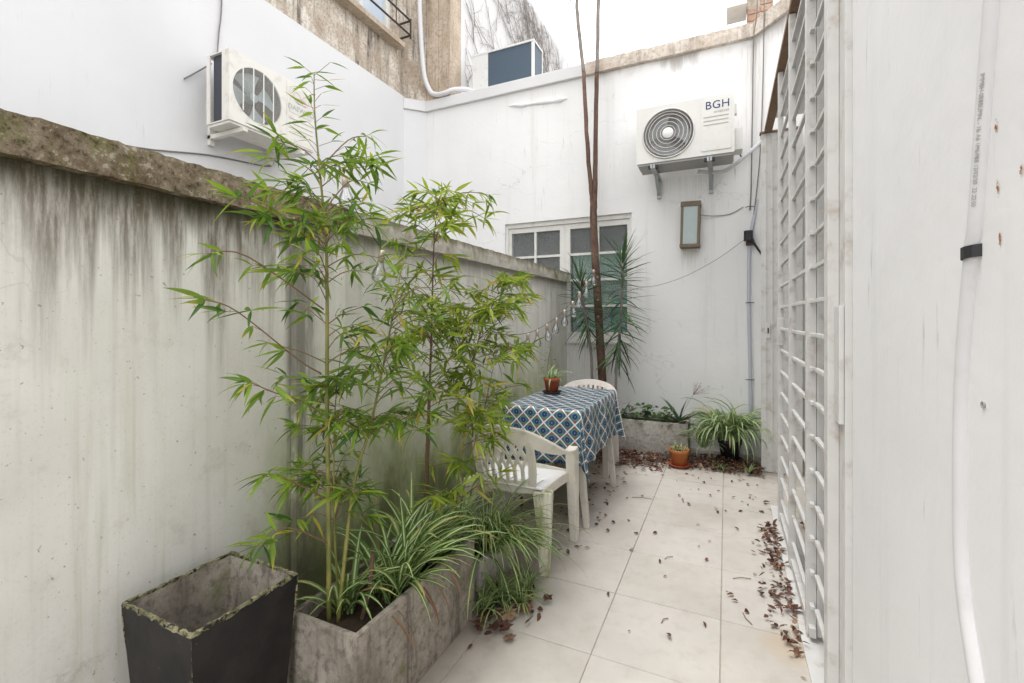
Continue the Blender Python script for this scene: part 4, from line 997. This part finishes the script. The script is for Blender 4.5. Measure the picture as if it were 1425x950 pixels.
bamboo('tallest bamboo with green canes rising beside the black planter', (-1.2, 1.14, .29),
    [([(-1.2, 1.138, .28), (-1.2, 1.135, .686), (-1.2, 1.129, 1.021), (-1.19, 1.12, 1.354), (-1.18, 1.105, 1.565), (-1.19, 1.093, 1.75), (-1.2, 1.079, 1.954), (-1.2, 1.076, 2.09)], .0085),
     ([(-1.17, 1.146, .28), (-1.165, 1.211, .713), (-1.15, 1.281, .921), (-1.14, 1.357, 1.201), (-1.15, 1.431, 1.42), (-1.17, 1.511, 1.60)], .0075),
     ([(-1.22, 1.20, .28), (-1.23, 1.19, .6), (-1.24, 1.2, .95), (-1.22, 1.22, 1.25)], .005)],
    [[(-1.2, 1.105, 1.12), (-1.2, 1.018, 1.171), (-1.2, .819, 1.319), (-1.2, .735, 1.347)], [(-1.2, 1.114, .98), (-1.2, 1.042, 1.036), (-1.18, .921, 1.085), (-1.17, .84, 1.125)],
     [(-1.2, 1.129, .70), (-1.2, .977, .815), (-1.2, .915, .85)], [(-1.2, 1.138, .55), (-1.2, .977, .669), (-1.18, .88, .665)], [(-1.2, 1.105, 1.53), (-1.2, .905, 1.616), (-1.2, .82, 1.628)],
     [(-1.2, 1.114, 1.33), (-1.2, .85, 1.471), (-1.2, .74, 1.465)], [(-1.2, 1.084, 1.77), (-1.2, 1.222, 1.923), (-1.2, 1.312, 1.97)], [(-1.2, 1.09, 1.62), (-1.2, 1.222, 1.776), (-1.2, 1.322, 1.80)]],
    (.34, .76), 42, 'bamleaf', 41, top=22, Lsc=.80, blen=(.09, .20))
bamboo('bamboo with thin brown cane at the middle of the trough', (-1.2, 1.66, .29),
    [([(-1.2, 1.659, .28), (-1.2, 1.697, .8), (-1.2, 1.724, 1.181), (-1.2, 1.746, 1.635), (-1.2, 1.781, 1.85)], .0075), ([(-1.21, 1.70, .28), (-1.22, 1.74, .8), (-1.24, 1.78, 1.2), (-1.26, 1.83, 1.5)], .004)],
    [[(-1.2, 1.769, 1.78), (-1.17, 1.904, 1.90), (-1.15, 2.15, 1.95), (-1.15, 2.24, 1.88)], [(-1.2, 1.758, 1.75), (-1.2, 1.67, 1.80), (-1.2, 1.569, 1.75)], [(-1.2, 1.77, 1.72), (-1.16, 1.95, 1.83), (-1.14, 2.12, 1.82)]],
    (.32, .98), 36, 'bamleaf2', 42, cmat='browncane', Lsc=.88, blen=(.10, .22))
bamboo('leaning green bamboo at the far end of the trough', (-1.09, 1.70, .29),
    [([(-1.09, 1.715, .28), (-1.08, 1.78, .653), (-1.08, 1.85, .908), (-1.08, 1.93, 1.171), (-1.08, 2.08, 1.36), (-1.08, 2.28, 1.52)], .007), ([(-1.07, 1.71, .28), (-1.04, 1.76, .6), (-1.0, 1.86, .9), (-1.0, 1.98, 1.15)], .005)],
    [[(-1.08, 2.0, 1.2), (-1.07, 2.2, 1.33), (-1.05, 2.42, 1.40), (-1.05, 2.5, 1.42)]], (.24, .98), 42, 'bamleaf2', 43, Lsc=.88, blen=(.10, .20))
def pot(name, label, loc, r, h, mat, smat):
    g = thing(name, label, 'flower pot', loc)
    ob('pot_body', MB().lathe([(.001, .008), (r*.72, .008), (r*.92, h*.78), (r*1.0, h*.79), (r*1.02, h), (r*.93, h), (r*.86, h*.80), (r*.80, h*.55)], 32).mesh('pot_body', True), mat, g)
    ob('soil', MB().lathe([(.001, h*.82), (r*.86, h*.80)], 24), 'soil', g)
    ob('saucer', MB().lathe([(.001, .0), (r*.95, 0), (r*1.15, .018), (r*1.10, .018), (r*.9, .006), (.001, .006)], 32).mesh('saucer', True), smat, g); return g
# spider plants
spider('big striped spider plant arching over the front of bamboo trough', (-1.10, 1.34, .29), 70, 'spA', .24, .44, dry=8, bias=(50, 50), wid=.021, spread=.05, lift=(.75, 1.45), droop=(.45, 1.05))
spider('small striped spider plant tuft beside the green bamboo canes', (-1.19, 1.20, .29), 30, 'spA', .18, .30, bias=(-40, 50))
spider('striped spider plant in trough between the two bamboo clumps', (-1.13, 1.53, .29), 60, 'spA', .26, .44, bias=(60, 50))
spider('arching striped spider plant spilling over the low trough beside the armchair', (-1.05, 2.0, .18), 150, 'spA2', .28, .52, bias=(-20, 45), wid=.016, spread=.07)
spider('pale striped spider plant against wall behind the low trough', (-1.25, 2.08, .17), 60, 'spP', .24, .40, mat='spiderpale')
for lab, x, y, s, n in (('striped plantlet rooted on tiles among the large brown leaves', -.93, 1.87, .24, 50), ('small striped plantlet on the tiles touching the trough corner', -.97, 1.79, .19, 34), ('striped plantlet on tiles by the rear leg of the armchair', -.85, 2.0, .21, 40), ('tiny striped plantlet at the tip of trailing runners', -.84, 1.90, .17, 30)):
    spider(lab, (x, y, .012), n, 'spS', s*.6, s, mat='spiderpale' if n == 40 else 'spider', wid=.012, spread=.015)
spider('large striped spider plant filling the corner under the grey pipe', (.03, 4.62, .21), 230, 'spB', .30, .56, mat='spiderpale', wid=.025, spread=.08, droop=(1.0, 1.7))
spider('smaller spider plant between pale trough and corner plant', (-.19, 4.50, .14), 50, 'spB2', .20, .34, mat='spiderpale', wid=.018)
pot('flower_pot', 'dark plastic pot under the large corner spider plant', (.03, 4.65, .012), .10, .19, 'black', 'black')
for x, y, lab in ((-.04, 4.34, 'small green seedling on tiles before the corner spider plant'), (.17, 4.30, 'small green seedling on tiles beside the metal door')): spider(lab, (x, y, .012), 14, 'spS2', .08, .13, wid=.014, spread=.01)
# pots
pot('flower_pot', 'red-brown plastic pot with black saucer on the patterned tablecloth', (-1.18, 3.25, TZ+.007), .062, .118, 'redpot', 'black')
spider('little striped spider plant growing in the pot on table', (-1.18, 3.25, TZ+.105), 40, 'spT', .10, .20, mat='spiderpale', wid=.014, spread=.03)
random.seed(5)
hb = thing('herb_sprout', 'thin upright leafy stem growing from the table pot', 'plant', (-1.205, 3.26, TZ+.10))
stm = spline([(0, 0, 0), (-.01, .0, .09), (-.005, 0, .16), (.01, .01, .24)], 5); ob('stem', MB().tube(stm, [.004-.0022*i/len(stm) for i in range(len(stm))], 6), 'twig', hb)
hm = leafmesh('herb', 6, L=(.03, .045), Wd=(.02, .028), droop=(.1, .5), fold=.2, nseg=4, shape='ovate', matl='herb')
for k in range(14):
    i = random.choice((3, 4, 5, 9, 12, 14, 15, 15)); p = stm[i]; az = rf(0, 6.28); q = p+Vector((math.cos(az), math.sin(az), .3))*rf(.01, .05)
    ob('leaf', random.choice(hm), None, hb, None, orient(q, (math.cos(az), math.sin(az), rf(-.2, .4)), 0, rf(.5, 1)))
ob('twig', MB().tube([(.03, 0, 0), (.02, .0, .12)], .002, 5), 'twig', hb)
pot('flower_pot', 'orange plastic pot on a saucer among dead leaves', (-.375, 4.29, .012), .085, .145, 'terracotta', 'redpot')
spider('small striped spider plant in the orange pot on floor', (-.375, 4.29, .135), 26, 'spS3', .08, .16, mat='spiderpale', wid=.012, spread=.05)
al = thing('aloe_plant', 'spiky dark green aloe at end of the pale trough', 'plant', (-.40, 4.63, .27))
am = leafmesh('aloe', 6, L=(.24, .34), Wd=(.035, .05), droop=(.1, .5), fold=.55, nseg=6, shape='point', matl='aloe')
for k in range(15):
    az = k*2.4; el = rf(.15, 1.3); ob('leaf', random.choice(am), None, al, None, orient((0, 0, .03), (math.cos(az)*math.cos(el), math.sin(az)*math.cos(el)*.7-.25, math.sin(el)), rf(-.3, .3), rf(.75, 1.15)))
for k, (x, lab) in enumerate(((-1.22, 'leafy green herb in pale trough by the tree trunk'), (-.98, 'dark strappy plant in pale trough by the dracaena stem'), (-.78, 'low leafy herb at the middle of the pale trough'), (-.60, 'bushy green herb next to the aloe'))):
    g = thing('leafy_herb', lab, 'plant', (x, 4.66, .28))
    if k == 1:
        for q in range(16): az = rf(0, 6.28); el = rf(.3, 1.2); ob('leaf', random.choice(am), None, g, None, orient((rf(-.05, .05), rf(-.05, .02), 0), (math.cos(az)*math.cos(el), math.sin(az)*math.cos(el)*.6-.2, math.sin(el)), rf(-.4, .4), rf(.4, .75)))
    else:
        for q in range(75): az = rf(0, 6.28); ob('leaf', random.choice(hm), None, g, None, orient((rf(-.14, .14), rf(-.14, .08), rf(.0, .17)), (math.cos(az), math.sin(az)-.3, rf(-.4, .6)), rf(-.6, .6), rf(1.0, 2.3)))
gs = thing('seed_stalk', 'thin dry flower stalk leaning against the back wall', 'plant', (-.42, 4.70, .28))
sk = MB().tube(spline([(0, 0, 0), (.06, .05, .15), (.14, .12, .30)], 4), .0016, 4)
for k in range(30):
    p = Vector((.14, .12, .30))+Vector((rf(-.01, .14), rf(-.02, .06), rf(-.02, .10))); sk.tube([(.13, .11, .28), tuple(p)], .0006, 3, False).tube([tuple(p), tuple(p+Vector((0, 0, .006)))], .002, 4)
ob('stalk', sk, 'dryleaf', gs)
wd = thing('stake', 'short dark wooden stake stuck in the bamboo trough', 'stake', (-1.11, 1.19, .28)); ob('stick', MB().tube([(0, 0, 0), (.01, .03, .10), (.005, .05, .21)], [.008, .0085, .007], 7), 'browncane', wd)

# tree with two slender trunks
random.seed(12)
tt = thing('slender_tree', 'slender brown tree forking into two bare stems against sky', 'tree', (-1.15, 4.72, .27))
O = Vector((-1.15, 4.72, .27))
def stem(pts, r0, r1, mat, n=10):
    P = spline(pts, 6); return ob('trunk', MB().tube([p-O+Vector((rf(-.003, .003), rf(-.003, .003), 0)) for p in P], [(r0+(r1-r0)*i/len(P))*rf(.94, 1.06) for i in range(len(P))], n).mesh('trunk', True), mat, tt)
stem([(-1.14, 4.72, .27), (-1.163, 4.72, .728), (-1.208, 4.72, 1.472), (-1.246, 4.72, 2.146), (-1.257, 4.72, 2.50)], .045, .036, 'bark', 12)
stem([(-1.262, 4.72, 2.40), (-1.278, 4.72, 2.64), (-1.32, 4.72, 3.13), (-1.361, 4.72, 3.894)], .026, .020, 'bark')
stem([(-1.361, 4.72, 3.88), (-1.43, 4.73, 4.518), (-1.448, 4.74, 4.98), (-1.46, 4.75, 5.6)], .0198, .014, 'barkg')
stem([(-1.246, 4.715, 2.40), (-1.238, 4.715, 2.64), (-1.231, 4.715, 3.117), (-1.216, 4.715, 3.861)], .028, .021, 'bark')
stem([(-1.216, 4.715, 3.85), (-1.20, 4.715, 4.603), (-1.185, 4.72, 5.045), (-1.19, 4.72, 5.6)], .0208, .016, 'barkg')
ob('branch', MB().tube([(-.30, 0, 4.5), (-.42, 0, 4.32), (-.55, .03, 4.2)], [.006, .004, .002], 5), 'barkg', tt)
for z in (.95, 1.05, 1.22, 1.45): ob('leaf_scar', MB().lathe([(.001, -.008), (.012, -.004), (.014, .004)], 8, (rf(-.05, .03), -.05, z), 'y'), 'barkg', tt)
dm = leafmesh('drac', 10, L=(.38, .52), Wd=(.018, .026), droop=(.05, .6), fold=.3, nseg=7, shape='strap', lift=.0, matl='drac')
def dracaena(label, base, stempts, lo, n, r, lsc=1.0):
    g = thing('dracaena', label, 'plant', base); b = Vector(base); P = [Vector(p)-b for p in spline(stempts, 6)]
    ob('stem', MB().tube(P, r, 8).mesh('stem', True), 'barkg' if r < .02 else 'bark', g)
    k0 = int(len(P)*lo)
    for i in range(n):
        t = (i/n)**.8; f = k0+(len(P)-1-k0)*t; p = P[int(f)].lerp(P[min(len(P)-1, int(f)+1)], f-int(f)); az = i*2.399+rf(-.3, .3)
        el = -.75+1.5*t**1.3+rf(-.25, .25)+(.45 if t > .9 else 0)
        d = Vector((math.cos(az)*math.cos(el), math.sin(az)*math.cos(el)*.8, math.sin(el)))
        if b.y+p.y+d.y*.35 > 4.9: d.y = (4.9-b.y-p.y)/.35
        ob('leaf', random.choice(dm), None, g, None, orient(p, d, rf(-.5, .5), rf(.6, 1.0)*lsc))
    return g
dracaena('spiky dracaena with slim upright stem in front of window', (-1.0, 4.60, .28), [(-1.0, 4.60, .28), (-.99, 4.60, .8), (-.944, 4.60, 1.35), (-.93, 4.60, 1.88)], .42, 125, .013, 1.0)
dracaena('drooping dracaena head branching at the left of tree trunk', (-1.24, 4.62, .28), [(-1.24, 4.62, .28), (-1.25, 4.62, .9), (-1.30, 4.58, 1.3), (-1.35, 4.56, 1.68)], .50, 100, .014, .85)

# string lights
path = [(-1.54, 1.57, 1.84), (-1.50, 1.75, 1.63), (-1.50, 2.08, 1.385), (-1.50, 2.42, 1.27), (-1.50, 2.85, 1.20), (-1.50, 3.21, 1.175), (-1.50, 3.55, 1.18), (-1.50, 3.76, 1.205), (-1.49, 3.96, 1.25), (-1.46, 4.15, 1.31), (-1.40, 4.21, 1.385), (-1.35, 4.30, 1.47), (-1.30, 4.37, 1.565), (-1.25, 4.44, 1.67), (-1.205, 4.53, 1.79), (-1.19, 4.63, 1.82)]
sg = thing('string_lights', 'string of clear glass bulbs hanging from wall to tree trunk', 'string lights', (-1.5, 3.2, 1.1)); O2 = Vector((-1.5, 3.2, 1.1))
Pw = spline(path, 4); ob('wire', MB().tube([p-O2 for p in Pw], .0022, 5), 'iron', sg)
bme = MB().lathe([(.0135, -.055), (.016, -.068), (.026, -.088), (.031, -.105), (.028, -.125), (.016, -.137), (.001, -.140)], 16).mesh('bulb', True); bme.materials.append(M['bulb'])
cme = MB().lathe([(.001, 0), (.011, -.003), (.0135, -.012), (.0135, -.054), (.001, -.055)], 12).mesh('socket', True); cme.materials.append(plain('brass_socket', (.55, .46, .40), .35, .5, .1, 30, metal=.5))
fme = MB().tube([(-.005, 0, -.06), (-.007, 0, -.1), (0, 0, -.085), (.007, 0, -.1), (.005, 0, -.06)], .0009, 4).mesh('filament'); fme.materials.append(M['galv'])
for k in (0, 1, 2, 3, 4, 6, 7, 8, 9, 10, 11, 12, 13, 14):
    p = Vector(path[k])-O2
    if k == 5: continue
    if k == 0: p += Vector((-.04, .02, .12))
    b_ = ob('bulb', bme, None, sg, tuple(p)); b_.scale = (1.15,)*3; ob('socket', cme, None, b_); ob('filament', fme, None, b_); b_.rotation_euler = (rf(-.15, .15), rf(-.15, .15), rf(0, 6))

# ---------------------------------------------------------------- fallen leaves
random.seed(77)
fm = leafmesh('dead', 10, L=(.035, .065), Wd=(.018, .034), droop=(-.5, .7), fold=(.1, .8), nseg=4, shape='ovate', lift=(-.1, .3), twist=(-.8, .8), matl='dead')
def litter(label, fn, n, zf):
    m = MB()
    for i in range(n):
        x, y = fn(); m.leaf(L=rf(.02, .052), Wd=rf(.010, .026), droop=rf(-.5, .8), fold=rf(.0, .8), nseg=3, shape='ovate', rnd=random.random(), lift=rf(-.2, .4), twist=rf(-.9, .9),
            mat=orient((x, y, .006+rf(0, 1)*zf(x, y)), (rf(-1, 1), rf(-1, 1), rf(-.25, .25)), rf(-.7, .7), 1))
    o = ob('leaf_litter', m.mesh('leaf_litter', True), 'dead'); o['kind'] = 'stuff'; tag(o, label, 'leaf litter')
def f1():
    while True:
        x = rf(-1.4, .28); y = rf(3.9, 4.6)
        if y > (4.02 if -1.15 < x < -.5 else 4.22)+rf(0, .25)*(1 if x < -.45 else .6) and not (math.hypot(x+.375, y-4.29) < .09) and not (y > 4.51 and x < -.33): return x, y
litter('thick drift of brown dead leaves along the pale trough', f1, 1700, lambda x, y: .05*max(0, min(1, (y-4.0)*2)))
def f2():
    y = 2.05+1.25*random.random()**.9; return .275-abs(random.gauss(0, .038))*(1.6-abs(y-2.55)), y
litter('heap of brown dead leaves along the foot of the gate', f2, 170, lambda x, y: .02)
litter('dead leaves and debris lying in the recess behind the gate', lambda: (rf(.40, .75), rf(1.7, 3.4)), 120, lambda x, y: .02)
def f3(): return -.93+random.gauss(0, .07), 1.83+random.gauss(0, .10)
litter('dead brown leaves caught under the striped plantlets', f3, 70, lambda x, y: .02)
litter('dead leaves and litter lying under the garden table', lambda: (rf(-1.42, -.72), rf(2.4, 4.1)), 150, lambda x, y: .006)
spots = []
for i in range(85):
    q = random.random()
    if q < .35: spots.append((rf(-.7, .26), rf(3.3, 4.2)))
    elif q < .75: spots.append((.26-abs(random.gauss(0, .13)), rf(1.9, 4.2)))
    elif q < .9: spots.append((rf(-.75, .2), rf(1.7, 3.4)))
    else: spots.append((rf(-.9, -.6), rf(2.2, 3.7)))
for x, y in spots:
    s = rf(.25, .8)*(1 if random.random() < .8 else 1.3); o = ob('fallen_leaf', random.choice(fm), None, None, None, orient((x, y, .004+.004*s), (rf(-1, 1), rf(-1, 1), 0), rf(-.4, .4), s)); tag(o, 'small brown fallen leaf lying on the pale floor tiles', 'leaf', 'fallen leaves scattered on the tiles')
def bigleaf():
    m = MB(); n = 11; lt = m.at.setdefault('lt', []); la = m.at.setdefault('la', []); rr = m.at.setdefault('rnd', [])
    m.v.append((0, .045, .004)); lt.append(.3); la.append(0.); rr.append(0.)
    prof = [(0, 0), (.022, .012), (.05, .018), (.036, .040), (.058, .066), (.026, .070), (0, .115), (-.026, .072), (-.056, .07), (-.036, .042), (-.05, .02), (-.022, .012)]
    for x, y in prof: m.v.append((x*rf(.85, 1.15), y*rf(.95, 1.05), rf(-.004, .022))); lt.append(y*5); la.append(.8); rr.append(0.)
    k = len(prof); m.f = [(0, 1+i, 1+(i+1) % k) for i in range(k)]; return m.mesh('big_leaf')
bl = [bigleaf() for _ in range(4)]
for me in bl: me.materials.append(M['dead'])
for x, y, s in ((-.88, 1.74, 1.0), (-.83, 1.78, 1.0), (-.92, 1.71, 1.0), (-.78, 1.86, 1.05), (-.84, 1.92, .8), (-.97, 1.74, .9), (-.80, 1.95, .9), (-.76, 1.99, .7), (-.82, 1.69, .8), (-1.0, 1.80, .8), (-.79, 1.66, .7), (-.95, 1.78, .9)):
    o = ob('fallen_leaf', random.choice(bl), None, None, None, orient((x, y, .012+rf(0, .015)), (rf(-1, 1), rf(-1, 1), rf(-.1, .2)), rf(-.4, .4), s*.72)); tag(o, 'large lobed brown leaf lying by the striped plantlets', 'leaf', 'large brown leaves at the trough end')
for x, y, a_, l in ((.03, 2.55, .4, .09), (-.25, 2.05, 1.1, .05), (-.62, 3.4, .2, .14), (.1, 2.2, 2.0, .08), (-.3, 2.6, .9, .06)):
    o = ob('fallen_twig', MB().tube([(0, 0, .004), (l*.5, .008, .006), (l, 0, .004)], .0018, 5), 'twig'); o.location = (x, y, 0); o.rotation_euler = (0, 0, a_); tag(o, 'thin brown twig lying on the floor tiles', 'twig', 'twigs scattered on the tiles')
